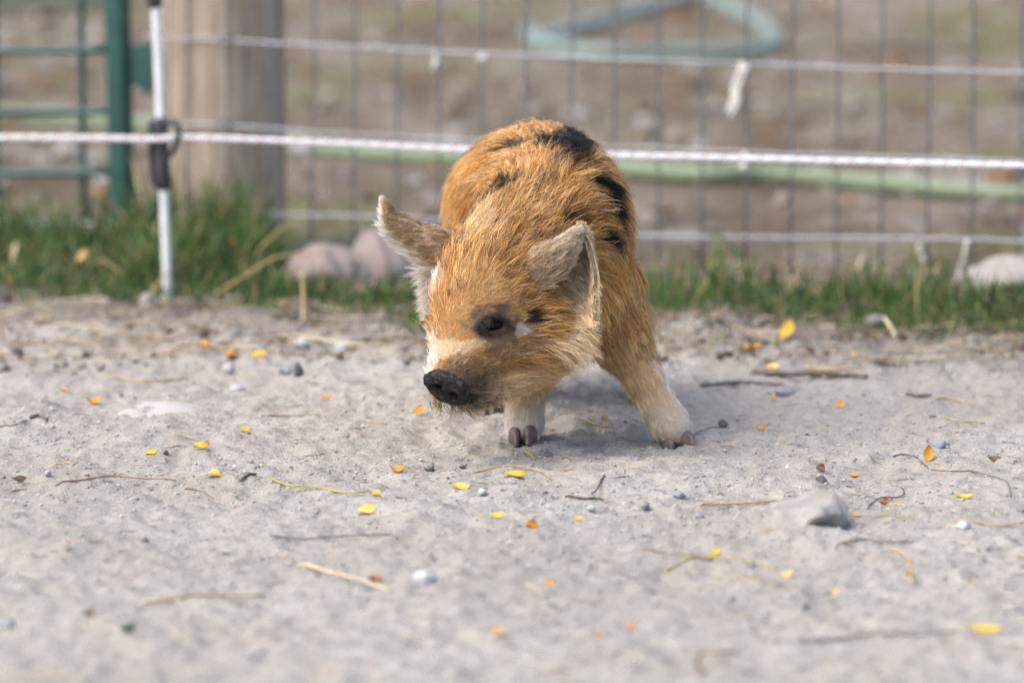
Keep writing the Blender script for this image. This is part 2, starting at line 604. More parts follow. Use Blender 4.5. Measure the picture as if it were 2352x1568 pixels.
# hinge plate between upright and post
pl = [on_fence(a, b_, GO - 0.004) for a, b_ in ((296, 104), (352, 100), (354, 205), (340, 222), (318, 200), (300, 196))]
V = np.vstack([pl, np.array(pl) + np.array([0, 0.008, 0])])
n_ = len(pl)
F = [tuple(range(n_))[::-1], tuple(range(n_, 2 * n_))] + [(i, (i + 1) % n_, (i + 1) % n_ + n_, i + n_) for i in range(n_)]
adopt(mesh_obj("hinge_plate", V, F, m_green, smooth=False), gate)

# --- white step-in post with a black clip
RO = -0.44                                        # rope line stands this far in front of the mesh
m_white = simple_mat("white_fibreglass", (0.74, 0.75, 0.77), (0.63, 0.64, 0.66), 50, 0.45, 0.1, 0.0005, 0.4)
m_black = simple_mat("black_plastic", (0.022, 0.022, 0.026), (0.045, 0.045, 0.052), 60, 0.45, 0.15, 0.0006, 0.4)
sp_base = G(386, 688)
step = empty("step_in_post", sp_base)
tag(step, "slim white step-in fence post with black plastic clip holding the rope", "fence post")


def rl(px, py, off=0.0):
    return on_fence(px, py, RO + off)


P_ = catmull([G(386, 690, -0.02), rl(384, 640), rl(376, 430), rl(368, 240), rl(360, 60), rl(352, -120), rl(338, -420), rl(322, -760)], 50)
V, F = tube_geo(P_, 0.0052, 12)
adopt(mesh_obj("rod", V, F, m_white), step)


def along(y0, y1, x0, x1, n=6):
    return [rl(x0 + (x1 - x0) * t, y0 + (y1 - y0) * t) for t in np.linspace(0, 1, n)]


clip = empty("insulator_clip", (0, 0, 0)); COL.objects.unlink(clip); bpy.data.objects.remove(clip)
V, F = tube_geo(np.array(along(270, 436, 366, 377, 14)), np.interp(np.linspace(0, 1, 14), [0, 0.05, 0.5, 0.93, 1], [0.0068, 0.0088, 0.0086, 0.0090, 0.0068]), 14)
sleeve = adopt(mesh_obj("clip_sleeve", V, F, m_black), step)


def sub_part(name, pts, r, seg=8, sq=1.0, mt=None, n=20):
    V, F = tube_geo(catmull(pts, n), r, seg, True, sq)
    o = mesh_obj(name, V, F, mt or m_black)
    o.parent = sleeve
    return o


sub_part("clip_rib", [rl(346, 278), rl(347, 330), rl(350, 405), rl(362, 432)], 0.0030)
sub_part("clip_hook", [rl(372, 283, -0.003), rl(392, 280, -0.004), rl(407, 284, -0.006), rl(408, 312, -0.008), rl(404, 338, -0.006), rl(390, 356, -0.004), rl(378, 376, -0.003)], 0.0036)
V, F = tube_geo(np.array(along(-60, 20, 348, 357, 10)), np.interp(np.linspace(0, 1, 10), [0, .1, .9, 1], [0.006, 0.0078, 0.0085, 0.0055]), 14)
adopt(mesh_obj("upper_clip", V, F, m_black), step)

# --- twisted white electric-fence rope with a red tracer
m_rope = simple_mat("white_poly_rope", (0.76, 0.76, 0.79), (0.64, 0.64, 0.68), 700, 0.7, 0.4, 0.0006, 0.3, (1, 1, 1))
m_tracer = simple_mat("red_tracer", (0.42, 0.09, 0.07), (0.50, 0.20, 0.16), 300, 0.7, 0.2, 0.0005)
rope_c = catmull([rl(-900, 300, -0.004), rl(-200, 313, -0.008), rl(0, 316, -0.009), rl(240, 318, -0.010), rl(340, 320, -0.0105), rl(385, 318, -0.0110), rl(402, 314, -0.0060), rl(420, 316, -0.0025), rl(520, 319, -0.002),
                  rl(800, 330, -0.001), rl(1100, 345), rl(1400, 356), rl(1700, 364), rl(2000, 372), rl(2352, 381), rl(2700, 391), rl(3300, 404)], 1400)
seglen = np.linalg.norm(np.diff(rope_c, axis=0), axis=1)
# even spacing
s_ = np.concatenate([[0], np.cumsum(seglen)])
u_ = np.linspace(0, s_[-1], 1400)
rope_c = np.stack([np.interp(u_, s_, rope_c[:, i]) for i in range(3)], 1)
T_ = np.gradient(rope_c, axis=0); T_ /= np.linalg.norm(T_, axis=1)[:, None]
S_ = np.cross(T_, [0, 0, 1.0]); S_ /= np.linalg.norm(S_, axis=1)[:, None]
U_ = np.cross(S_, T_)
rope = empty("fence_rope", rope_c[700] * np.array([1, 1, 0]))
tag(rope, "taut twisted white electric fence rope running past the black clip", "rope")
for k in range(3):
    ph_ = u_ * 2 * math.pi / 0.021 + k * 2 * math.pi / 3
    P_ = rope_c + 0.0017 * (np.cos(ph_)[:, None] * S_ + np.sin(ph_)[:, None] * U_)
    V, F = tube_geo(P_, 0.0020, 6)
    adopt(mesh_obj("strand", V, F, m_rope), rope)
ph_ = u_ * 2 * math.pi / 0.021 + math.pi / 3 + 0.5
P_ = rope_c + 0.0032 * (np.cos(ph_)[:, None] * S_ + np.sin(ph_)[:, None] * U_)
V, F = tube_geo(P_, 0.00055, 5)
adopt(mesh_obj("tracer_thread", V, F, m_tracer), rope)

# --- garden hoses on the ground of the yard
m_hose1 = simple_mat("green_hose", (0.155, 0.205, 0.125), (0.19, 0.24, 0.155), 20, 0.45, 0.0)
m_hose2 = simple_mat("teal_hose", (0.16, 0.225, 0.20), (0.20, 0.275, 0.25), 20, 0.4, 0.0)


def hose(name, pts, r, matl, label):
    P_ = catmull([G(a, b_) + np.array([0, 0, r * 0.85]) for a, b_ in pts], 160)
    for _ in range(25):
        P_[1:-1, 2] = 0.25 * P_[:-2, 2] + 0.5 * P_[1:-1, 2] + 0.25 * P_[2:, 2]
    V, F = tube_geo(P_, r, 12)
    o = mesh_obj(name, V, F, matl)
    recentre(o)
    return tag(o, label, "hose")


hose("garden_hose", [(-700, 240), (-200, 270), (0, 283), (240, 292), (480, 325), (680, 355), (900, 372), (1150, 383), (1400, 406), (1600, 424), (1760, 438), (1920, 440), (2120, 453), (2352, 468), (2700, 484)],
     0.0130, m_hose1, "long green garden hose lying across the yard behind the fence")
hose("garden_hose", [(1216, 86), (1232, 112), (1300, 128), (1420, 138), (1560, 140), (1690, 134), (1762, 124), (1778, 100), (1740, 64), (1670, 28), (1610, -4), (1590, -8), (1560, 8), (1450, 44), (1340, 74), (1270, 96), (1225, 118)],
     0.0130, m_hose2, "pale teal hose lying in a loop on the far ground")
hose("garden_hose", [(-300, 60), (-100, 40), (40, 22), (160, 18), (260, 5)], 0.014, m_hose1, "green hose end on the far ground behind the gate")
# ------------------------------------------------------------------ piglet
PXM = 5.35 / FPX                                        # metres per photo pixel at the piglet


def unit(v):
    v = np.asarray(v, dtype=np.float64)
    return v / (np.linalg.norm(v) + 1e-12)


def rot_from(zaxis, xhint):
    z = unit(zaxis); x = np.asarray(xhint, float); x = unit(x - z * np.dot(x, z)); y = np.cross(z, x)
    return np.stack([x, y, z])                          # rows: local axes


class Ell:
    def __init__(s, c, r, R=None, k=0.02, flow=(0, 1, -0.3), hl=0.02, sub=False, tagname=""):
        s.c, s.r, s.R, s.k = np.asarray(c, float), np.asarray(r, float), (np.eye(3) if R is None else R), k
        s.flow, s.hl, s.sub, s.t = unit(flow), hl, sub, tagname

    def bounds(s):
        m = max(s.r) + s.k * 1.2 + 0.012
        return s.c - m, s.c + m

    def __call__(s, P):
        q = (P - s.c) @ s.R.T
        a = np.sqrt(((q / s.r) ** 2).sum(-1)) + 1e-9
        b = np.sqrt(((q / (s.r ** 2)) ** 2).sum(-1)) + 1e-9
        return a * (a - 1) / b


class Cone:
    def __init__(s, a, b, ra, rb, k=0.015, flow=None, hl=0.012, sub=False, tagname="", sq=None):
        s.a, s.b, s.ra, s.rb, s.k = np.asarray(a, float), np.asarray(b, float), ra, rb, k
        s.flow = unit(s.b - s.a) if flow is None else unit(flow)
        s.hl, s.sub, s.t = hl, sub, tagname

    def bounds(s):
        m = max(s.ra, s.rb) + s.k * 1.2 + 0.012
        return np.minimum(s.a, s.b) - m, np.maximum(s.a, s.b) + m

    def __call__(s, P):
        ba = s.b - s.a
        t = np.clip(((P - s.a) @ ba) / (ba @ ba), 0, 1)
        return np.sqrt((((P - s.a) - t[..., None] * ba) ** 2).sum(-1)) - (s.ra + (s.rb - s.ra) * t)


POLL = Q(1150, 575, 5.275)
NOSE = Q(1026, 893, 5.165)
AX = unit(NOSE - POLL)                                   # head axis
BACKW = unit([-0.13, 1, -0.12])
prims = []
# trunk
prims += [Ell(Q(1212, 488, 5.60), (0.082, 0.125, 0.083), k=0.03, flow=BACKW, hl=0.024),
          Ell(Q(1240, 478, 5.50), (0.080, 0.11, 0.082), k=0.03, flow=BACKW, hl=0.024),
          Ell(Q(1292, 545, 5.40), (0.0625, 0.095, 0.092), k=0.035, flow=BACKW, hl=0.024),
          Ell(Q(1315, 690, 5.37), (0.048, 0.07, 0.042), k=0.03, flow=(0.1, 0.5, -1), hl=0.022),
          Cone(Q(1268, 502, 5.40), Q(1165, 600, 5.285), 0.064, 0.047, k=0.026, flow=(0.45, 0.7, 0.35), hl=0.028)]
# head
HR = rot_from(AX, (1, 0.55, 0))
prims += [Ell(Q(1135, 655, 5.262), (0.055, 0.052, 0.062), HR, k=0.013, flow=-AX, hl=0.017),
          Ell(Q(1228, 752, 5.262), (0.0435, 0.048, 0.0435), k=0.016, flow=(0.75, 0.55, -0.25), hl=0.019),
          Ell(Q(1062, 722, 5.295), (0.032, 0.045, 0.05), k=0.02, flow=(-0.5, 0.7, 0.1), hl=0.016),
          Cone(Q(1105, 735, 5.225), Q(1044, 862, 5.180), 0.043, 0.0265, k=0.018, flow=-AX, hl=0.010),
          Cone(Q(1215, 815, 5.250), Q(1088, 898, 5.195), 0.030, 0.015, k=0.016, flow=(0.8, 0.3, -0.1), hl=0.016),
          Ell(Q(1105, 700, 5.222), (0.030, 0.02, 0.014), rot_from((-0.2, -0.9, 0.4), (1, 0, -0.15)), k=0.014, flow=(0.5, 0.2, 0.6), hl=0.012)]
# snout disc with a raised rim
DN = unit([-0.40, -0.66, -0.64])                         # the disc looks at the ground ahead, slightly left
DR = rot_from(DN, (0.88, -0.1, -0.45))
DC = Q(1027, 893, 5.160)
prims += [Ell(DC, (0.0250, 0.0175, 0.0085), DR, k=0.005, flow=-AX, hl=0.0, tagname="disc"),
          Ell(DC + DN * 0.0080, (0.0200, 0.0128, 0.0046), DR, k=0.004, sub=True, hl=0.0, tagname="disc")]
for sx in (-1, 1):
    prims.append(Ell(DC + DN * 0.006 + DR[0] * sx * 0.0080, (0.0042, 0.0050, 0.012), DR, k=0.002, sub=True, hl=0.0, tagname="disc"))
def eye_surf(px, py):
    return 5.1835 + 0.00018 * (px - 1136) - 0.0002 * (py - 745)


prims.append(Ell(Q(1132, 745, 5.1835), (0.0165, 0.0115, 0.0080), rot_from((0.35, -0.85, 0.4), (1, 0.4, 0.05)), k=0.010, sub=True, hl=0.006, tagname="eye"))
for pa in ([(1096, 748), (1112, 731), (1136, 724), (1160, 732), (1172, 744)], [(1096, 748), (1112, 760), (1138, 764), (1160, 756), (1172, 744)]):
    for i in range(4):
        up_ = 0.0042 if pa[2][1] < 740 else 0.0024
        prims.append(Cone(Q(*pa[i], eye_surf(*pa[i]) + 0.003), Q(*pa[i + 1], eye_surf(*pa[i + 1]) + 0.003), up_, up_, k=0.004, hl=0.004, tagname="lid", flow=(0.9, 0.3, 0.1)))
# legs
def leg(pts, k=0.016, hl=(0.014, 0.0058)):
    for i in range(len(pts) - 1):
        (x0, y0, Y0, r0), (x1, y1, Y1, r1) = pts[i], pts[i + 1]
        prims.append(Cone(Q(x0, y0, Y0), Q(x1, y1, Y1), r0, r1, k=k, hl=hl[0] + (hl[1] - hl[0]) * i / max(1, len(pts) - 2), tagname="leg"))


LEGS = [
    [(1255, 745, 5.37, 0.036), (1222, 850, 5.352, 0.0180), (1206, 915, 5.340, 0.0148), (1205, 975, 5.332, 0.0150), (1202, 992, 5.328, 0.0135)],
    [(1385, 665, 5.40, 0.040), (1424, 775, 5.368, 0.0260), (1478, 872, 5.350, 0.0160), (1515, 938, 5.340, 0.0142), (1541, 975, 5.334, 0.0150), (1553, 990, 5.330, 0.0130)],
    [(1135, 640, 5.63, 0.050), (1120, 760, 5.60, 0.030), (1140, 845, 5.635, 0.0155), (1126, 905, 5.585, 0.0135), (1120, 920, 5.568, 0.0130)],
    [(1330, 620, 5.62, 0.050), (1425, 740, 5.62, 0.030), (1462, 810, 5.655, 0.0155), (1468, 878, 5.63, 0.0135), (1470, 892, 5.62, 0.0130)],
]
for L_ in LEGS:
    leg(L_)
# little tail
tp = [Q(1205, 430, 5.715), Q(1195, 445, 5.74), Q(1190, 480, 5.75), Q(1198, 505, 5.745)]
for i in range(3):
    prims.append(Cone(tp[i], tp[i + 1], 0.009 - 0.002 * i, 0.007 - 0.002 * i, k=0.008, hl=0.012))


def sdf_grid(lo, hi, h):
    xs = [np.arange(lo[i], hi[i] + h, h) for i in range(3)]
    D = np.full([len(x) for x in xs], 0.05, dtype=np.float64)
    for p in prims:
        a, b = p.bounds()
        s = [slice(max(0, int((a[i] - lo[i]) / h)), min(len(xs[i]), int((b[i] - lo[i]) / h) + 2)) for i in range(3)]
        P = np.stack(np.meshgrid(*[xs[i][s[i]] for i in range(3)], indexing='ij'), -1)
        v, c, k = p(P), D[s[0], s[1], s[2]], p.k
        if p.sub:
            hh = np.clip(0.5 - 0.5 * (c + v) / k, 0, 1)
            D[s[0], s[1], s[2]] = c * (1 - hh) - v * hh + k * hh * (1 - hh)
        else:
            hh = np.clip(0.5 + 0.5 * (c - v) / k, 0, 1)
            D[s[0], s[1], s[2]] = c * (1 - hh) + v * hh - k * hh * (1 - hh)
    return xs, D


def surface_nets(xs, D):
    ins = D < 0
    nx_, ny_, nz_ = D.shape
    cnt = np.zeros((nx_ - 1, ny_ - 1, nz_ - 1), dtype=np.int8)
    for i in (0, 1):
        for j in (0, 1):
            for k in (0, 1):
                cnt += ins[i:nx_ - 1 + i, j:ny_ - 1 + j, k:nz_ - 1 + k]
    act = (cnt > 0) & (cnt < 8)
    C = np.argwhere(act)
    vid = np.full(act.shape, -1, dtype=np.int64)
    vid[act] = np.arange(len(C))
    acc = np.zeros((len(C), 3)); num = np.zeros(len(C))
    corners = [(i, j, k) for i in (0, 1) for j in (0, 1) for k in (0, 1)]
    for a in corners:
        for ax in range(3):
            if a[ax]:
                continue
            b = list(a); b[ax] = 1
            da = D[C[:, 0] + a[0], C[:, 1] + a[1], C[:, 2] + a[2]]
            db = D[C[:, 0] + b[0], C[:, 1] + b[1], C[:, 2] + b[2]]
            m = (da < 0) != (db < 0)
            t = np.where(m, da / np.where(m, da - db, 1), 0)
            for q in range(3):
                acc[:, q] += np.where(m, a[q] + (t if q == ax else 0), 0)
            num += m
    loc = acc / num[:, None] + C
    h = xs[0][1] - xs[0][0]
    V = loc * h + np.array([x[0] for x in xs])
    faces = []
    for ax in range(3):
        o1, o2 = (ax + 1) % 3, (ax + 2) % 3
        sl0 = [slice(1, -1)] * 3; sl1 = [slice(1, -1)] * 3
        sl0[ax] = slice(0, -1); sl1[ax] = slice(1, None)
        m = ins[tuple(sl0)] != ins[tuple(sl1)]
        E = np.argwhere(m)
        base = E + 1; base[:, ax] -= 1
        q = []
        for d1, d2 in ((0, 0), (-1, 0), (-1, -1), (0, -1)):
            c = base.copy(); c[:, o1] += d1; c[:, o2] += d2
            q.append(vid[c[:, 0], c[:, 1], c[:, 2]])
        q = np.stack(q, 1)
        inside0 = ins[base[:, 0], base[:, 1], base[:, 2]]
        q[~inside0] = q[~inside0][:, ::-1]
        faces.append(q)
    return V, np.vstack(faces)


lo = np.array([-0.14, 5.09, -0.004]); hi = np.array([0.20, 5.80, 0.33])
xs, D = sdf_grid(lo, hi, 0.0025)
BV, BF = surface_nets(xs, D)
# light smoothing
for _ in range(3):
    acc = np.zeros_like(BV); num = np.zeros(len(BV))
    for a in range(4):
        np.add.at(acc, BF[:, a], BV[BF[:, (a + 1) % 4]]); np.add.at(num, BF[:, a], 1)
    BV = BV * 0.6 + 0.4 * acc / num[:, None]


def sweep_ear(rows, nu=26, nv=22, thick=0.0022):
    """rows: list of cross-sections (each a list of (px,py,Y)), last one collapses into the tip"""
    m = len(rows[0])
    secs = np.array([[Q(*p) for p in r] for r in rows])          # (nr, m, 3)
    A = np.stack([catmull(secs[:, j], nu) for j in range(m)], 1)  # (nu, m, 3)
    S = np.stack([catmull(A[i], nv) for i in range(nu)], 0)       # (nu, nv, 3)
    du, dv = np.gradient(S, axis=0), np.gradient(S, axis=1)
    N = np.cross(du, dv); N /= np.linalg.norm(N, axis=2)[..., None] + 1e-12
    th = thick * (1 - 0.6 * np.linspace(0, 1, nu)[:, None, None])
    V = np.vstack([(S + N * th).reshape(-1, 3), (S - N * th).reshape(-1, 3)])
    I = np.arange(nu * nv).reshape(nu, nv)
    f1 = np.stack([I[:-1, :-1], I[1:, :-1], I[1:, 1:], I[:-1, 1:]], -1).reshape(-1, 4)
    f2 = f1[:, ::-1] + nu * nv
    rim = np.concatenate([I[:, 0], I[-1, 1:], I[-2::-1, -1], I[0, -2:0:-1]])
    r2 = np.roll(rim, -1)
    f3 = np.stack([rim, rim + nu * nv, r2 + nu * nv, r2], -1)
    return V, np.vstack([f1, f2, f3]), S, N


# picture-left ear: pricked, seen from its back with the pale rim below
EAR1 = [[(1075, 560, 5.285), (1062, 590, 5.262), (1040, 620, 5.265), (1010, 642, 5.290)],
        [(1030, 528, 5.285), (1022, 560, 5.262), (1000, 600, 5.262), (972, 606, 5.280)],
        [(975, 513, 5.280), (962, 535, 5.262), (945, 560, 5.262), (928, 566, 5.272)],
        [(918, 486, 5.275), (907, 505, 5.262), (899, 520, 5.262), (884, 525, 5.268)],
        [(896, 466, 5.272), (891, 474, 5.266), (887, 482, 5.266), (879, 486, 5.270)],
        [(883, 458, 5.272), (882, 459, 5.272), (881, 460, 5.272), (880, 461, 5.272)]]
# picture-right ear: front edge folded over, cup open to the camera
EAR2 = [[(1205, 690, 5.236), (1180, 650, 5.232), (1186, 596, 5.242), (1225, 640, 5.250), (1236, 715, 5.228), (1246, 800, 5.214)],
        [(1252, 664, 5.228), (1236, 612, 5.222), (1240, 570, 5.234), (1275, 612, 5.254), (1300, 700, 5.246), (1320, 778, 5.222)],
        [(1294, 634, 5.228), (1280, 584, 5.221), (1284, 550, 5.232), (1315, 588, 5.256), (1345, 650, 5.250), (1359, 705, 5.228)],
        [(1322, 592, 5.230), (1311, 560, 5.224), (1312, 532, 5.232), (1333, 552, 5.252), (1356, 595, 5.248), (1367, 630, 5.232)],
        [(1336, 556, 5.236), (1328, 542, 5.232), (1328, 529, 5.235), (1337, 532, 5.247), (1346, 546, 5.247), (1352, 562, 5.238)],
        [(1333, 522, 5.240), (1333, 522, 5.240), (1334, 522, 5.241), (1334, 522, 5.242), (1335, 523, 5.242), (1335, 524, 5.242)]]
E1V, E1F, E1S, E1N = sweep_ear(EAR1)
E2V, E2F, E2S, E2N = sweep_ear(EAR2, 28, 40)

nb = len(BV)
PV = np.vstack([BV, E1V, E2V])
PF = np.vstack([BF, E1F + nb, E2F + nb + len(E1V)])

# --- coat colours
GINGER = np.array([0.565, 0.272, 0.062])
GOLD = np.array([0.68, 0.42, 0.15])
CREAM = np.array([0.74, 0.57, 0.36])
WHITE = np.array([0.80, 0.75, 0.68])
BLACK = np.array([0.007, 0.0065, 0.007])
UMBER = np.array([0.14, 0.085, 0.045])
SLATE = np.array([0.075, 0.065, 0.06])


def blob(px, py, cx, cy, rx, ry, ang=0.0, soft=0.30, rag=0.55):
    a = math.radians(ang)
    dx, dy = px - cx, py - cy
    u = (dx * math.cos(a) + dy * math.sin(a)) / rx
    v = (-dx * math.sin(a) + dy * math.cos(a)) / ry
    d = np.sqrt(u * u + v * v) + rag * vnoise(px / 9.0, py / 9.0, 3) + rag * 0.8 * vnoise(px / 22.0, py / 22.0, 8)
    return 1 - sstep(1 - soft, 1 + soft, d)


def mixc(c, t, m):
    return c * (1 - m[:, None]) + np.asarray(t) * m[:, None]


PATCH = [  # colour, cx, cy, rx, ry, angle, strength
    (BLACK, 1318, 343, 40, 36, 25, 1), (BLACK, 1264, 328, 30, 17, 5, 1), (BLACK, 1188, 330, 34, 6, -15, 0.75),
    (BLACK, 1110, 320, 36, 6, -42, 0.75), (BLACK, 1190, 284, 26, 6, 0, 0.8), (UMBER, 1295, 372, 30, 14, -40, 0.5),
    (BLACK, 1376, 424, 30, 24, 40, 1), (BLACK, 1398, 466, 17, 32, -25, 1), (BLACK, 1412, 480, 8, 12, 0, 0.8), (BLACK, 1352, 490, 13, 12, 0, 0.9),
    (BLACK, 1385, 538, 25, 17, 15, 1), (BLACK, 1308, 512, 24, 12, 20, 0.75), (BLACK, 1148, 434, 38, 10, -22, 0.85),
    (UMBER, 1250, 425, 34, 14, -15, 0.55), (BLACK, 1082, 498, 10, 14, 0, 0.6), (UMBER, 1225, 560, 20, 22, 0, 0.35),
    (WHITE, 1196, 757, 15, 16, 0, 0.85), (SLATE * 0.7, 1130, 742, 56, 38, -8, 1), (SLATE * 0.35, 1132, 745, 42, 24, -8, 1),
    (UMBER, 1140, 785, 38, 20, -20, 0.65), (BLACK, 1219, 731, 19, 14, 0, 0.95), (CREAM, 1095, 790, 26, 12, 0, 0.5),
    (WHITE, 985, 815, 24, 52, 12, 0.95), (CREAM, 1030, 800, 46, 26, 10, 0.75), (UMBER, 1068, 834, 40, 20, 25, 0.5), (SLATE * 1.1, 1062, 880, 66, 34, 28, 0.85),
    (UMBER, 1128, 858, 22, 14, 10, 0.5), (CREAM, 1180, 880, 70, 30, -20, 0.5),
    (WHITE, 985, 640, 30, 36, 0, 0.95), (UMBER, 1055, 562, 10, 12, 0, 0.6), (UMBER, 1052, 662, 16, 8, 0, 0.5), (UMBER, 1082, 692, 8, 6, 0, 0.6),
    (CREAM, 1190, 790, 60, 22, 0, 0.25), (CREAM, 1090, 515, 40, 40, -45, 0.5)]


def coat(P, N):
    px, py = project(P)
    Y = P[:, 1]
    n1 = fbm(px / 60.0, py / 60.0, 21, 3)
    c = np.tile(GINGER, (len(P), 1))
    c = mixc(c, GOLD, np.clip(0.35 + 0.9 * n1, 0, 1))
    back = sstep(5.42, 5.56, Y)
    c = mixc(c, GOLD, 0.35 * back)                             # paler flank
    # legs fade to cream, then white above the hooves
    low = sstep(0.095, 0.03, P[:, 2])
    legm = ((py > 830) & (px > 1120) & (Y > 5.29)) | (Y > 5.5)
    c = mixc(c, CREAM, sstep(0.095, 0.045, P[:, 2]) * 0.75 * legm)
    c = mixc(c, WHITE, sstep(0.048, 0.020, P[:, 2]) * legm)
    c = mixc(c, CREAM, sstep(1290, 1390, px) * sstep(730, 800, py) * 0.35 * (Y < 5.5))
    c = mixc(c, WHITE, sstep(0.35, 0.9, N[:, 0]) * legm * sstep(0.10, 0.07, P[:, 2]) * 0.8 * (px > 1450))
    c = mixc(c, CREAM, 0.55 * sstep(0.2, -0.8, N[:, 2]) * (py > 800))
    vis = sstep(-0.25, 0.05, -(N[:, 1] * 0.99 - N[:, 2] * 0.13) + 0.15)
    for col_, cx, cy, rx, ry, ang, s in PATCH:
        c = mixc(c, col_, blob(px, py, cx, cy, rx * (1.2 if col_ is BLACK else 1), ry * (1.25 if col_ is BLACK else 1), ang) * min(1.0, s * 1.1) * vis)
    # soft spots on the side the camera does not see
    hid = (1 - vis) * sstep(0.18, 0.28, fbm(P[:, 1] * 22, P[:, 2] * 22, 60, 3)) * (P[:, 2] > 0.12)
    c = mixc(c, BLACK, hid)
    return c


def vert_normals(V, F):
    n = np.zeros_like(V)
    fn = np.cross(V[F[:, 2]] - V[F[:, 0]], V[F[:, 3]] - V[F[:, 1]])
    for a in range(4):
        np.add.at(n, F[:, a], fn)
    return n / (np.linalg.norm(n, axis=1)[:, None] + 1e-12)


PN = vert_normals(PV, PF)
_dl = (PV[:nb] - DC) @ DR.T
_dm = np.exp(-np.clip(np.hypot(_dl[:, 0] / 0.0265, _dl[:, 1] / 0.019) - 0.9, 0, 9) * 6) * (np.abs(_dl[:, 2]) < 0.014)
PV[:nb] += PN[:nb] * (0.0013 * fbm(_dl[:, 0] * 240 + 7, _dl[:, 1] * 240 + _dl[:, 2] * 150, 88, 3, 0.6) * _dm)[:, None]
BV = PV[:nb]
PN = vert_normals(PV, PF)
skin = coat(PV, PN)
disc = np.zeros(len(PV))
dl = (PV - DC) @ DR.T
dm = (np.abs(dl[:, 2]) < 0.012) & (np.hypot(dl[:, 0] / 0.0265, dl[:, 1] / 0.019) < 1.10) & (dl[:, 2] > -0.0075)
dm[nb:] = False
skin *= np.where(skin.mean(1, keepdims=True) > 0.42, 0.85, 0.55)
skin = mixc(skin, np.array([0.30, 0.17, 0.11]), np.full(len(skin), 0.25))
skin[dm] = np.array([0.013, 0.0115, 0.012])
epx, epy = project(PV)
pit = blob(epx, epy, 1270, 690, 45, 34, -20, 0.6, 0.1)
pit[:nb] = 0; pit[nb:nb + len(E1V)] = 0
skin[nb:] = np.array([0.36, 0.25, 0.18])
skin = mixc(skin, np.array([0.40, 0.19, 0.14]), pit * 0.9)
eyem = blob(epx, epy, 1128, 744, 34, 20, -8, 0.3, 0.1); eyem[nb:] = 0
skin = mixc(skin, np.array([0.022, 0.014, 0.013]), eyem * (PV[:, 1] < 5.26))


def skin_material():
    m, nt, b = mat("piglet_skin")
    a = nt.nodes.new("ShaderNodeAttribute"); a.attribute_name = "col"
    w = nt.nodes.new("ShaderNodeAttribute"); w.attribute_name = "wet"
    mud = nt.nodes.new("ShaderNodeMath"); mud.operation = 'MULTIPLY'
    nt.links.new(ramp(nt, noise(nt, 190, 5, 0.7, geo_pos(nt)), [(0.50, 0), (0.62, 0.8)]), mud.inputs[0]); nt.links.new(w.outputs["Fac"], mud.inputs[1])
    nt.links.new(mixcol(nt, mud.outputs[0], a.outputs["Color"], (0.085, 0.076, 0.068)), b.inputs["Base Color"])
    r = nt.nodes.new("ShaderNodeMapRange"); nt.links.new(w.outputs["Fac"], r.inputs["Value"])
    r.inputs["To Min"].default_value = 0.75; r.inputs["To Max"].default_value = 0.48
    b.inputs["Specular IOR Level"].default_value = 0.22
    nz = noise(nt, 260, 4, 0.7, geo_pos(nt))
    ad = nt.nodes.new("ShaderNodeMath"); ad.operation = 'MULTIPLY_ADD'
    nt.links.new(nz, ad.inputs[0]); ad.inputs[1].default_value = 0.5; nt.links.new(r.outputs[0], ad.inputs[2])
    sb = nt.nodes.new("ShaderNodeMath"); sb.operation = 'SUBTRACT'; nt.links.new(ad.outputs[0], sb.inputs[0]); sb.inputs[1].default_value = 0.2
    nt.links.new(sb.outputs[0], b.inputs["Roughness"])
    bump(nt, b, noise(nt, 420, 5, 0.7, geo_pos(nt)), 0.9, 0.0035)
    return m


pig = empty("piglet", (float(Q(1290, 900, 5.45)[0]), 5.45, 0.0))
tag(pig, "ginger piglet with black spots and pricked ears, head lowered, straddling the dirt", "piglet")
body = fast_mesh("body", PV, PF, skin_material())
set_col(body, skin)
wet = body.data.attributes.new("wet", 'FLOAT', 'POINT')
wet.data.foreach_set("value", dm.astype(np.float32))
adopt(body, pig)

# --- fur strands
def fur_roots(V, F, N, n, dens):
    T = np.vstack([F[:, [0, 1, 2]], F[:, [0, 2, 3]]])
    ar = 0.5 * np.linalg.norm(np.cross(V[T[:, 1]] - V[T[:, 0]], V[T[:, 2]] - V[T[:, 0]]), axis=1)
    w = ar * dens[T].mean(1)
    t = rng.choice(len(T), n, p=w / w.sum())
    a, b = rng.random(n), rng.random(n)
    f = a + b > 1
    a[f], b[f] = 1 - a[f], 1 - b[f]
    c = 1 - a - b
    tri = T[t]
    P = V[tri[:, 0]] * a[:, None] + V[tri[:, 1]] * b[:, None] + V[tri[:, 2]] * c[:, None]
    Nn = N[tri[:, 0]] * a[:, None] + N[tri[:, 1]] * b[:, None] + N[tri[:, 2]] * c[:, None]
    return P, Nn / (np.linalg.norm(Nn, axis=1)[:, None] + 1e-12)


def norm_rows(v):
    return v / (np.linalg.norm(v, axis=1)[:, None] + 1e-12)


facing = -(PN[:, 1] * CP - PN[:, 2] * SP)
dens = np.where(facing > -0.35, 1.0, 0.30)
dens[:nb] *= np.where(BV[:, 1] > 5.5, 0.75, 1.25)
db = dens[:nb].copy()
db[dm[:nb]] = 0.0
eopen = (np.hypot((epx[:nb] - 1136) / 36, (epy[:nb] - 745) / 19) < 1) & (BV[:, 1] < 5.26)
db[(eyem[:nb] > 0.75) & (BV[:, 1] < 5.26)] = 0.35
db[eopen] = 0.0
NH = 125000
FP, FN = fur_roots(BV, BF, PN[:nb], NH, db)

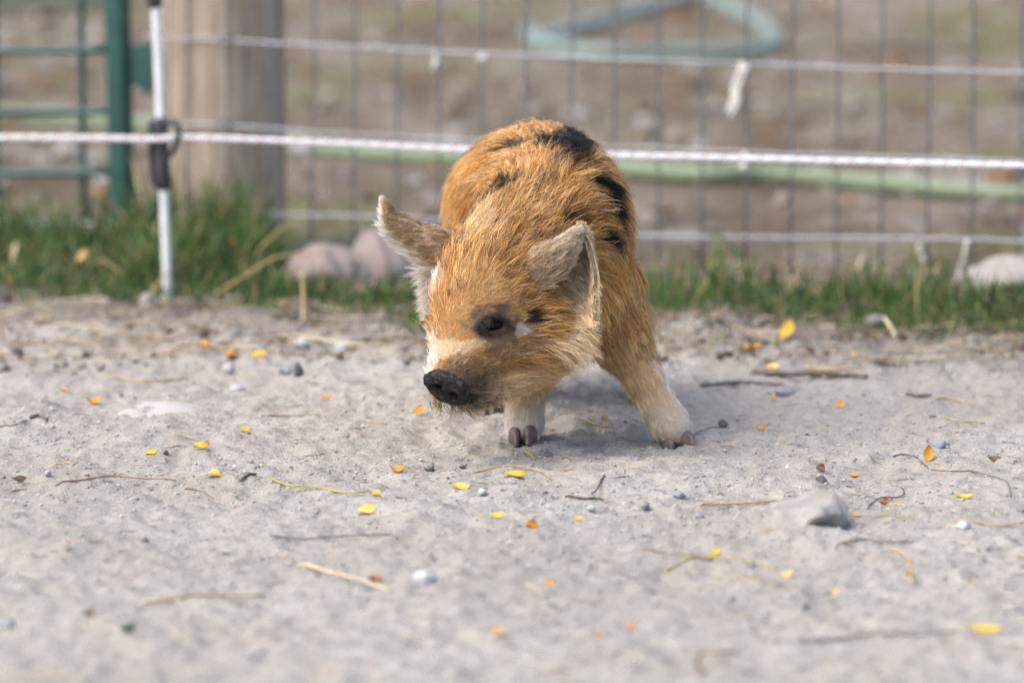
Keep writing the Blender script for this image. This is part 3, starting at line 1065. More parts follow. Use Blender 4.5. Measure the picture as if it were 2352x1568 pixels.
wsum = np.zeros(NH); flow = np.zeros((NH, 3)); length = np.zeros(NH)
for p in prims:
    if p.sub or p.t == "disc":
        continue
    d = p(FP)
    w = np.exp(-np.clip(d, 0, 1) / 0.010) * np.exp(-np.clip(-d, 0, 1) / 0.03)
    wsum += w
    flow += p.flow * w[:, None]
    length += p.hl * w
flow = norm_rows(flow); length /= wsum + 1e-12
fpx, fpy = project(FP)
# trunk: hair lies back and sweeps down the sides
spine_x = np.interp(FP[:, 1], [5.25, 5.40, 5.75], [Q(1165, 560, 5.28)[0], Q(1262, 500, 5.40)[0], Q(1215, 450, 5.7)[0]])
side = np.clip((FP[:, 0] - spine_x) / 0.06, -1.2, 1.2)
trunk = sstep(5.29, 5.36, FP[:, 1]) * (FP[:, 2] > 0.10)
flow += (trunk * np.abs(side) * 0.75)[:, None] * np.stack([np.sign(side) * 0.35, np.zeros(NH), -np.ones(NH)], 1)
# face: fan out from the midline of the forehead
mid = np.interp(fpy, [560, 860], [1125, 1000])
fan = np.clip((fpx - mid) / 110, -1.2, 1.6) * (FP[:, 1] < 5.30) * (fpy > 560) * (fpy < 900)
flow += (fan * 0.55)[:, None] * np.array([0.9, 0.35, -0.15])
# wander
wn1 = np.stack([fbm(fpx / 45 + 9 * FP[:, 1], fpy / 45, 100 + i, 3) for i in range(3)], 1)
wn2 = np.stack([fbm(fpx / 14, fpy / 14 + 20 * FP[:, 1], 120 + i, 2) for i in range(3)], 1)
flow = norm_rows(flow) + 0.45 * wn1 + 0.22 * wn2 + 0.13 * rng.normal(size=(NH, 3))
tang = norm_rows(flow - FN * (flow * FN).sum(1)[:, None])
ed = np.hypot((fpx - 1134) / 46, (fpy - 746) / 30)
near_eye = (1 - sstep(0.8, 1.5, ed)) * (FP[:, 1] < 5.27)
length = length * (1 - near_eye) + 0.0042 * near_eye
rad_e = np.stack([(fpx - 1134) / 46, np.zeros(NH) + 0.2, -(fpy - 746) / 30], 1)
tang = norm_rows(tang * (1 - 0.8 * near_eye)[:, None] + rad_e * (0.8 * near_eye)[:, None])
tang = norm_rows(tang - FN * (tang * FN).sum(1)[:, None])
length *= rng.uniform(0.55, 1.15, NH)
length *= 1 + 0.5 * blob(fpx, fpy, 1290, 800, 90, 60, 0, 0.5, 0.2) * (FP[:, 1] < 5.32)      # jowl tuft
stray = rng.random(NH) < 0.05
length[stray] *= 1.35
lift = rng.uniform(0.06, 0.26, NH) + 0.25 * stray
short = sstep(0.012, 0.006, length)
lift *= (1 - 0.4 * short) * (1 - 0.45 * trunk)
cols = coat(FP, FN)
cols *= rng.uniform(0.72, 1.22, NH)[:, None]
lum = cols.mean(1)
u_r = rng.random(NH)
pale = (u_r < 0.20) & (lum > 0.12)  # pale guard hairs, their colour also painting the highlights on the strands
cols[pale] = cols[pale] * 0.35 + np.array([0.84, 0.66, 0.42]) * 0.65
darkh = (u_r > 0.82) & (FP[:, 2] > 0.09) & (lum > 0.12) & (lum < 0.42)
cols[darkh] = cols[darkh] * np.array([0.42, 0.36, 0.30])

# ears
def ear_fur(S, N, n, sgn, coatfn, hl, lift0):
    nu, nv = S.shape[:2]
    u, v = rng.random(n) ** 0.9 * (nu - 1.001), rng.random(n) * (nv - 1.001)
    i, j = u.astype(int), v.astype(int); a, b = (u - i)[:, None], (v - j)[:, None]
    def lerp(A): return A[i, j] * (1 - a) * (1 - b) + A[i + 1, j] * a * (1 - b) + A[i, j + 1] * (1 - a) * b + A[i + 1, j + 1] * a * b
    du = np.gradient(S, axis=0); dv = np.gradient(S, axis=1)
    P, Nn = lerp(S) + norm_rows(lerp(N)) * sgn * 0.0016, norm_rows(lerp(N)) * sgn
    return P, Nn, norm_rows(lerp(du)), norm_rows(lerp(dv)), u / (nu - 1), v / (nv - 1)


def pack(P, N, T, Ln, lf, C):
    return [P, N, T, Ln, lf, C]


parts_f = [pack(FP, FN, tang, length, lift, cols)]
for S, N_, cam_side, ear in ((E1S, E1N, None, 1), (E2S, E2N, None, 2)):
    for sgn in (-1, 1):
        n = 9000 if ear == 1 else 17000
        P, Nn, tu, tv, u, v = ear_fur(S, N_, n, sgn, None, 0, 0)
        edge_lo = sstep(0.60, 0.82, v) if ear == 1 else sstep(0.74, 0.98, v) * 0.65
        edge_hi = sstep(0.12, 0.0, v)
        tipm = sstep(0.78, 0.95, u)
        base = np.tile(np.array([0.44, 0.31, 0.16]), (n, 1))
        basem = sstep(0.34, 0.05, u)
        if ear == 1:
            base = mixc(base, GINGER, basem * 0.85)
            base = mixc(base, SLATE, 0.35 * sstep(0.0, 0.35, fbm(u * 7, v * 6, 5, 3)))
        else:
            base = np.tile(np.array([0.55, 0.44, 0.31]), (n, 1))
            base = mixc(base, SLATE, 0.45 * sstep(-0.05, 0.35, fbm(u * 9, v * 9, 6, 3)) * (v < 0.5))
            base = mixc(base, GINGER, basem * 0.3 * (v < 0.45))
            base = mixc(base, CREAM, 0.45 * sstep(0.45, 0.8, v))
        base = mixc(base, WHITE if ear == 1 else CREAM, np.clip(edge_lo + 0.35 * edge_hi + 0.75 * tipm, 0, 1) * 0.95)
        base = mixc(base, WHITE, 0.7 * np.exp(-((v - 0.37) / 0.06) ** 2) * (u > 0.3) * (ear == 2))
        base *= rng.uniform(0.6, 1.25, n)[:, None]
        T = tu + tv * (0.35 if ear == 1 else 0.25) + 0.30 * rng.normal(size=(n, 3))
        if ear == 2:
            cup = sstep(0.50, 0.62, v)
            T = mixc(T, 0, cup * 0.7) + (cup * 0.9)[:, None] * np.array([0.55, -0.1, -0.75]) * (1 - 0.6 * u)[:, None]
        T = norm_rows(T - Nn * (T * Nn).sum(1)[:, None])
        Ln = (0.0125 if ear == 1 else 0.0150) * rng.uniform(0.5, 1.35, n) * (1 - 0.6 * u)
        if ear == 1:
            Ln *= 1 + 0.9 * edge_lo * (1 - u)
        else:
            Ln *= 1 + 1.4 * sstep(0.55, 0.75, v) * (1 - sstep(0.0, 0.6, u))
        parts_f.append(pack(P, Nn, T, Ln, rng.uniform(0.08, 0.26, n), base))
# pale tuft and loose wisps below the picture-left ear
nt_ = 4200
tp_ = np.array([Q(*q) for q in zip(rng.normal(1008, 8, nt_), rng.normal(655, 26, nt_), rng.normal(5.285, 0.006, nt_))])
Tt = norm_rows(np.array([-0.75, -0.1, -0.35]) + 0.30 * rng.normal(size=(nt_, 3)))
parts_f.append(pack(tp_, norm_rows(np.tile([-0.6, -0.7, 0.3], (nt_, 1)) + 0.1 * rng.normal(size=(nt_, 3))), Tt, rng.uniform(0.006, 0.022, nt_), np.full(nt_, 0.1),
                    (WHITE * 0.95)[None, :] * rng.uniform(0.6, 1.05, nt_)[:, None]))
# ragged fringe of whiskers and chin hair
nw = 420
wpx, wpy = rng.uniform(985, 1160, nw), rng.uniform(905, 945, nw)
wpy = np.interp(wpx, [985, 1080, 1160], [915, 932, 900]) + rng.normal(0, 8, nw)
wp = np.array([Q(a, b, 5.185 + 0.0001 * (a - 1050)) for a, b in zip(wpx, wpy)])
wt = norm_rows(np.array([0.25, -0.1, -0.7]) + 0.45 * rng.normal(size=(nw, 3)))
parts_f.append(pack(wp, norm_rows(np.tile([0, -0.8, -0.4], (nw, 1))), wt, rng.uniform(0.006, 0.017, nw), np.full(nw, 0.05),
                    np.where(rng.random(nw)[:, None] < 0.5, UMBER, CREAM * 0.8)))

nl = 260
lx = rng.uniform(1098, 1172, nl)
ly = np.interp(lx, [1096, 1112, 1136, 1160, 1172], [746, 730, 724, 731, 743]) + rng.normal(0, 2.0, nl)
lp = np.array([Q(a, b, eye_surf(a, b) - 0.0012) for a, b in zip(lx, ly)])
lt = norm_rows(np.array([0.35, -0.25, -0.75]) + 0.28 * rng.normal(size=(nl, 3)))
parts_f.append(pack(lp, norm_rows(np.tile([0.2, -0.95, 0.1], (nl, 1))), lt, rng.uniform(0.005, 0.011, nl), np.full(nl, 0.25), np.tile(SLATE * 0.6, (nl, 1))))
nd = 1500
th_ = rng.uniform(math.pi + 0.35, 2 * math.pi + 0.6, nd)          # lower and right side of the rim
rr_ = rng.uniform(0.86, 1.12, nd)
dp = DC + DR[0] * (np.cos(th_) * 0.0232 * rr_)[:, None] + DR[1] * (np.sin(th_) * 0.0160 * rr_)[:, None] - DN * rng.uniform(0.001, 0.007, nd)[:, None]
do = norm_rows(DR[0] * np.cos(th_)[:, None] + DR[1] * np.sin(th_)[:, None])
dt = norm_rows(do * 0.5 - DN * 0.55 + np.array([0.25, 0, -0.25]) + 0.25 * rng.normal(size=(nd, 3)))
parts_f.append(pack(dp, do, dt, rng.uniform(0.003, 0.008, nd), np.full(nd, 0.3), SLATE * rng.uniform(0.4, 1.5, nd)[:, None]))
R0 = [np.concatenate([q[i] for q in parts_f]) for i in range(6)]
FP, FN, tang, length, lift, cols = R0
NT = len(FP)
# clumps: tips lean towards a neighbour strand
nc = NT // 34
ci = rng.choice(NT, nc, replace=False)
kd = kdtree.KDTree(nc)
for a, q in enumerate(ci):
    kd.insert(FP[q], a)
kd.balance()
near = np.array([kd.find(p)[1] for p in FP])
lead = ci[near]
tip = FP + tang * length[:, None] + FN * (lift * length)[:, None]
ltip = FP[lead] + tang[lead] * length[:, None] + FN[lead] * (lift[lead] * length)[:, None]
cl = rng.uniform(0.35, 0.9, NT)[:, None]
cols = cols * np.clip(rng.normal(1.0, 0.15, NT)[lead], 0.6, 1.4)[:, None]
pull = (ltip - tip) * cl
NP_ = 6
tt = np.linspace(0, 1, NP_)
ph = rng.uniform(0, 6.28, NT)
bit = np.cross(FN, tang)
wave = 0.075 * length * rng.normal(size=NT)
pts = np.empty((NT, NP_, 3), dtype=np.float32)
for k, t in enumerate(tt):
    sweep = tang * (length * t)[:, None] + FN * (length * lift * (1.9 * t - 0.9 * t * t))[:, None]
    pts[:, k] = FP - FN * 0.0006 + sweep + pull * t ** 1.4 + bit * (wave * np.sin(ph + 5.5 * t) * t)[:, None] + np.array([0, 0, -1]) * (0.10 * length * t * t)[:, None]
rad = np.empty((NT, NP_), dtype=np.float32)
r0 = 0.00020 * np.clip(length / 0.016, 0.65, 1.15) * rng.uniform(0.75, 1.25, NT)
for k, t in enumerate(tt):
    rad[:, k] = r0 * (1 - 0.85 * t ** 1.5)
pc = np.ones((NT, NP_, 4), dtype=np.float32)
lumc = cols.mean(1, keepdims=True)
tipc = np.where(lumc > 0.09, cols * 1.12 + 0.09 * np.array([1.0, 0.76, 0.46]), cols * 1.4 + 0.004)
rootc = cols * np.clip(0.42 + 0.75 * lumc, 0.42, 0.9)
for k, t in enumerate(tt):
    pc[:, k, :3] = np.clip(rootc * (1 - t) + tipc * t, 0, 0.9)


def fur_material():
    m, nt, b = mat("piglet_fur")
    a = nt.nodes.new("ShaderNodeAttribute"); a.attribute_name = "col"
    nt.links.new(a.outputs["Color"], b.inputs["Base Color"])
    b.inputs["Roughness"].default_value = 0.45
    b.inputs["Specular IOR Level"].default_value = 0.2
    t = nt.nodes.new("ShaderNodeBsdfTranslucent"); nt.links.new(a.outputs["Color"], t.inputs["Color"])
    mx = nt.nodes.new("ShaderNodeMixShader"); mx.inputs[0].default_value = 0.22
    nt.links.new(b.outputs[0], mx.inputs[1]); nt.links.new(t.outputs[0], mx.inputs[2])
    nt.links.new(mx.outputs[0], nt.nodes["Material Output"].inputs["Surface"])
    return m


hc = bpy.data.hair_curves.new("fur")
hc.add_curves([NP_] * NT)
hc.attributes["position"].data.foreach_set("vector", pts.ravel())
ra = hc.attributes.get("radius") or hc.attributes.new("radius", 'FLOAT', 'POINT')
ra.data.foreach_set("value", rad.ravel())
ca = hc.attributes.new("col", 'FLOAT_COLOR', 'POINT')
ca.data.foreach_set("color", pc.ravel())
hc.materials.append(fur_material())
fur = bpy.data.objects.new("fur", hc)
COL.objects.link(fur)
adopt(fur, pig)

# --- eye, hooves
def ball(name, c, r, R=None, matl=None, sub=3, fn=None):
    bm = bmesh.new(); bmesh.ops.create_icosphere(bm, subdivisions=sub, radius=1.0)
    V = np.array([v.co[:] for v in bm.verts]); F = [[v.index for v in f.verts] for f in bm.faces]; bm.free()
    V = V * np.asarray(r)
    if fn is not None:
        V = fn(V)
    if R is not None:
        V = V @ R
    return mesh_obj(name, V + np.asarray(c), F, matl)


m_eye, nt, b = mat("piglet_eye")
b.inputs["Base Color"].default_value = (0.010, 0.006, 0.005, 1); b.inputs["Roughness"].default_value = 0.12
b.inputs["Specular IOR Level"].default_value = 0.06
adopt(ball("eye", Q(1137, 746, eye_surf(1137, 746) + 0.0086), (0.0115, 0.0072, 0.0062), rot_from((0.35, -0.85, 0.4), (1, 0.4, 0.08)), m_eye), pig)

m_hoof = simple_mat("piglet_hoof", (0.165, 0.12, 0.108), (0.075, 0.056, 0.052), 120, 0.5, 0.25, 0.001, 0.4)


def claw(px, py, Y, w, l, h, yaw, lean=0.0):
    c = Q(px, py, Y)
    z0 = gz(c[0], c[1]) - 0.002

    def shape(V):
        V = V / np.array([w, l, h]); V = np.sign(V) * np.abs(V) ** 0.62 * np.array([w, l, h]) * 0.93
        t = (V[:, 2] / h + 1) / 2
        V[:, 2] = (t ** 0.85) * h * 2 - h
        V[:, 1] -= (1 - t) * 0.009                       # toe reaches forward
        V[:, :2] *= (0.75 + 0.35 * (1 - t))[:, None]
        V[:, 2] = np.maximum(V[:, 2], -h * 0.80)
        fr = np.clip(-V[:, 1] / l, 0, 1)
        V[:, 0] *= 1 - 0.62 * fr ** 1.6
        return V
    a = math.radians(yaw)
    R = np.array([[math.cos(a), math.sin(a), 0], [-math.sin(a), math.cos(a), 0], [0, 0, 1.0]])
    return adopt(ball("hoof", (c[0], c[1], z0 + h * 0.80), (w, l, h), R, m_hoof, 3, shape), pig)


claw(1184, 1000, 5.319, 0.0080, 0.0120, 0.0105, 4); claw(1217, 1002, 5.317, 0.0085, 0.0120, 0.0105, -6)
claw(1538, 1000, 5.325, 0.0085, 0.0118, 0.0092, 8); claw(1574, 998, 5.322, 0.0075, 0.0135, 0.0105, 30)
for c_ in ((1112, 930, 5.555), (1132, 932, 5.553), (1462, 900, 5.61), (1482, 900, 5.612)):
    claw(*c_, 0.0085, 0.012, 0.011, 0)
for c_ in ((1148, 925, 5.60), (1455, 890, 5.66)):           # dewclaws of the hind feet
    p_ = Q(*c_)
    adopt(ball("dewclaw", p_, (0.006, 0.007, 0.009), None, m_hoof, 2), pig)
# ------------------------------------------------------------------ rocks
def rock(name, px, py, wpx_, hpx_, dpx, matl, label, cat="stone", seed=1, rough=0.25, sink=0.25, sub=4, group=None, Ypt=None, rotz=0.0, facets=7, fseed=None, shear=0.0):
    c = G(px, py) if Ypt is None else np.array(Ypt)
    s = px_m(c[1])
    r = np.array([wpx_ * s / 2, dpx * s / 2, hpx_ * s / (2 - 2 * sink) ])
    bm = bmesh.new(); bmesh.ops.create_icosphere(bm, subdivisions=sub, radius=1.0)
    V = np.array([v.co[:] for v in bm.verts]); F = [[v.index for v in f.verts] for f in bm.faces]; bm.free()
    n = fbm(V[:, 0] * 1.1 + V[:, 2] * 0.7 + 10, V[:, 1] * 1.1 - V[:, 2] * 0.9 + 4, seed, 6, 0.55)
    # a few flattened facets
    rg = np.random.default_rng(seed if fseed is None else fseed)
    for _ in range(facets):
        d = rg.normal(size=3); d /= np.linalg.norm(d)
        q = V @ d; lim = rg.uniform(0.62, 0.85)
        V = V - np.clip(q - lim, 0, None)[:, None] * d * 0.85
    V = V * (1 + rough * n)[:, None] * r
    V[:, 0] += shear * np.clip(V[:, 2], 0, None) * (1 + 0.6 * V[:, 0] / r[0])
    a = rotz
    V = V @ np.array([[math.cos(a), math.sin(a), 0], [-math.sin(a), math.cos(a), 0], [0, 0, 1.0]])
    V[:, 2] += r[2] * (1 - 2 * sink)
    o = mesh_obj(name, V, F, matl)
    o.location = (float(c[0]), float(c[1]), float(gz(c[0], c[1])))
    return tag(o, label, cat, group)


m_stone_dust = simple_mat("dusty_stone", (0.225, 0.21, 0.19), (0.315, 0.30, 0.28), 45, 0.9, 0.7, 0.003, 0.2)
m_stone_pink = simple_mat("pink_granite", (0.26, 0.20, 0.18), (0.185, 0.172, 0.162), 30, 0.85, 0.5, 0.004, 0.25)
m_stone_buried = simple_mat("dust_covered_stone", (0.36, 0.325, 0.305), (0.37, 0.36, 0.345), 30, 0.9, 0.6, 0.003, 0.2)
m_pale = simple_mat("pale_pebble", (0.42, 0.43, 0.44), (0.30, 0.31, 0.33), 60, 0.6, 0.2, 0.001, 0.35)
m_blue = simple_mat("bluish_pebble", (0.20, 0.21, 0.23), (0.27, 0.275, 0.29), 80, 0.65, 0.3, 0.001, 0.35)
m_dark = simple_mat("dark_pebble", (0.055, 0.055, 0.062), (0.12, 0.12, 0.125), 80, 0.7, 0.3, 0.001, 0.3)
m_grey = simple_mat("grey_pebble", (0.27, 0.25, 0.23), (0.18, 0.17, 0.16), 80, 0.8, 0.4, 0.001, 0.3)

rock("stone", 1822, 1186, 210, 56, 290, m_stone_dust, "grey rough stone half sunk in the pale dirt beside a tan twig", seed=11, rough=0.45, sink=0.62, facets=8, fseed=4, shear=0.38, sub=5)
rock("stone", 372, 938, 290, 14, 380, m_stone_buried, "low pinkish stone nearly buried in the dirt near a curled orange leaf", seed=5, rough=0.25, sink=0.86)
rock("stone", 760, 645, 190, 84, 200, m_stone_pink, "pink granite stone behind the fence, the lower of two", seed=8, rough=0.5, sink=0.5)
rock("stone", 895, 640, 160, 122, 200, m_stone_pink, "rounded pink grey granite stone behind the fence, the taller of two", seed=14, rough=0.5, sink=0.5)
rock("stone", 2350, 672, 240, 85, 200, m_stone_dust, "pale stone behind the fence by the long hanging twine", seed=21, rough=0.25, sink=0.25)
rock("stone", 342, 702, 40, 38, 60, m_grey, "small round grey stone at the foot of the white step-in post", seed=3, rough=0.2)
PB = [(975, 1345, 62, 38, m_pale, "smooth white oval pebble beside the pale straw"),
      (16, 1442, 34, 28, m_blue, "bluish grey pebble on the near dirt beside a brown crumpled leaf"),
      (686, 864, 28, 30, m_dark, "dark angular pebble on the path by the long straws"),
      (656, 858, 34, 20, m_blue, "flat bluish pebble touching a dark angular one"),
      (2158, 1028, 28, 20, m_blue, "rounded blue grey pebble near the upright orange leaf"),
      (2210, 1216, 38, 22, m_pale, "pale blocky pebble under the curved dry stem"),
      (1803, 908, 40, 22, m_blue, "blue grey pebble on the path below the grey sticks"),
      (985, 1074, 26, 20, m_grey, "grey pebble next to the folded orange leaf"),
      (1886, 1108, 26, 18, m_dark, "dark pebble on the dirt just behind the big stone"),
      (110, 1094, 16, 13, m_pale, "tiny white pebble near a dark brown crumb"),
      (40, 814, 26, 20, m_dark, "dark round pebble at the far edge of the path"),
      (545, 898, 34, 18, m_pale, "pale flat pebble beside the buried pinkish stone"),
      (785, 802, 32, 22, m_pale, "pale pebble lying against the long straws, the bluish one"),
      (695, 803, 30, 20, m_pale, "whitish pebble lying against the long straws"),
      (590, 1110, 14, 12, m_grey, "small grey pebble at the end of the short thick stick"),
      (1358, 1172, 22, 14, m_pale, "small smooth pale pebble below the dead twig cluster"),
      (1482, 1170, 24, 14, m_grey, "small grey oval pebble on bare dirt, right of a pale one"),
      (1107, 1150, 22, 16, m_pale, "small pale pebble between two yellow leaves"),
      (1605, 1188, 22, 13, m_blue, "small bluish pebble below the tan twig"),
      (1560, 1146, 30, 14, m_blue, "flat bluish pebble above the tan twig"),
      (1660, 980, 22, 16, m_dark, "small dark pebble near the splayed front hoof"),
      (525, 855, 30, 20, m_pale, "pale bluish pebble on the far path edge"),
      (1755, 1185, 22, 18, m_blue, "bluish pebble at the left foot of the big stone"),
      (1850, 1398, 16, 12, m_dark, "tiny dark pebble in the blurred near dirt"),
      (2010, 752, 46, 26, m_grey, "pale stone half hidden at the front edge of the grass")]
for i, (a, b_, w_, h_, mt_, lb) in enumerate(PB):
    rock("pebble", a, b_, w_, h_, w_ * 1.2, mt_, lb, "pebble", seed=30 + i, rough=0.22, sink=0.22, sub=3, rotz=i * 1.3)

# ------------------------------------------------------------------ fallen leaves
m_leaf = attr_mat("fallen_leaf", 0.55, 0.35, 0.25, 0.12, 160)
YEL, ORA, BRO, TAN, PAL = (0.64, 0.42, 0.045), (0.58, 0.27, 0.03), (0.30, 0.11, 0.025), (0.52, 0.31, 0.11), (0.74, 0.53, 0.14)


def leaf(px, py, L, ang, colr, label, curl=0.5, width=0.30, stand=0.0, twist=0.4, group=None, fold=0.25):
    """small lanceolate leaf; L in photo pixels, ang = heading on the ground (0 = picture right), stand = tip lifted"""
    c = G(px, py)
    s = px_m(c[1])
    n, w = 11, 5
    Lm = L * s * 1.02
    t = np.linspace(0, 1, n)
    prof = np.sin(math.pi * np.clip(t, 0.02, 0.985)) ** 0.75 * (1.1 - 0.35 * t)
    VV = []
    a = math.radians(ang)
    e1, e2 = np.array([math.cos(a), math.sin(a), 0]), np.array([-math.sin(a), math.cos(a), 0])
    kap = curl * 2.0
    for i in range(n):
        th = (t[i] - 0.5) * kap
        x = Lm * (math.sin(th) / kap if abs(kap) > 1e-3 else (t[i] - 0.5))
        z = Lm * ((1 - math.cos(th)) / kap if abs(kap) > 1e-3 else 0)
        tw = twist * (t[i] - 0.3) * 2
        for j in range(w):
            v = (j / (w - 1) - 0.5) * 2
            yy = v * prof[i] * Lm * width
            zz = abs(v) * prof[i] * Lm * width * fold
            y2 = yy * math.cos(tw) - zz * math.sin(tw); z2 = yy * math.sin(tw) + zz * math.cos(tw)
            VV.append(e1 * x + e2 * y2 + np.array([0, 0, z + z2]))
    V = np.array(VV)
    if stand:
        b_ = math.radians(stand); ax = e2
        Rm = np.array(Matrix.Rotation(-b_, 3, Vector(ax)))
        V = V @ Rm.T
    F = [(i * w + j, (i + 1) * w + j, (i + 1) * w + j + 1, i * w + j + 1) for i in range(n - 1) for j in range(w - 1)]
    tl = math.radians(rng.uniform(8, 26)) if stand < 30 else 0.0      # lies propped on crumbs
    V = V @ np.array([[1, 0, 0], [0, math.cos(tl), math.sin(tl)], [0, -math.sin(tl), math.cos(tl)]])
    V[:, 2] -= V[:, 2].min() - 0.0003
    m = len(V)
    V2 = np.vstack([V, V - np.array([0, 0, 0.00028])])
    F2 = F + [tuple(q + m for q in f[::-1]) for f in F]
    o = mesh_obj("leaf", V2, F2, m_leaf)
    cc = np.tile(np.array(colr), (len(V2), 1))
    tt_ = np.tile(np.repeat(t, w), 2)
    cc = cc * (1 - 0.35 * sstep(0.75, 1.0, tt_) * rng.random())[:, None]
    cc = cc * rng.uniform(0.88, 1.12)
    set_col(o, cc)
    o.location = (float(c[0]), float(c[1]), float(c[2]) + 0.0006)
    return tag(o, label, "leaf", group)


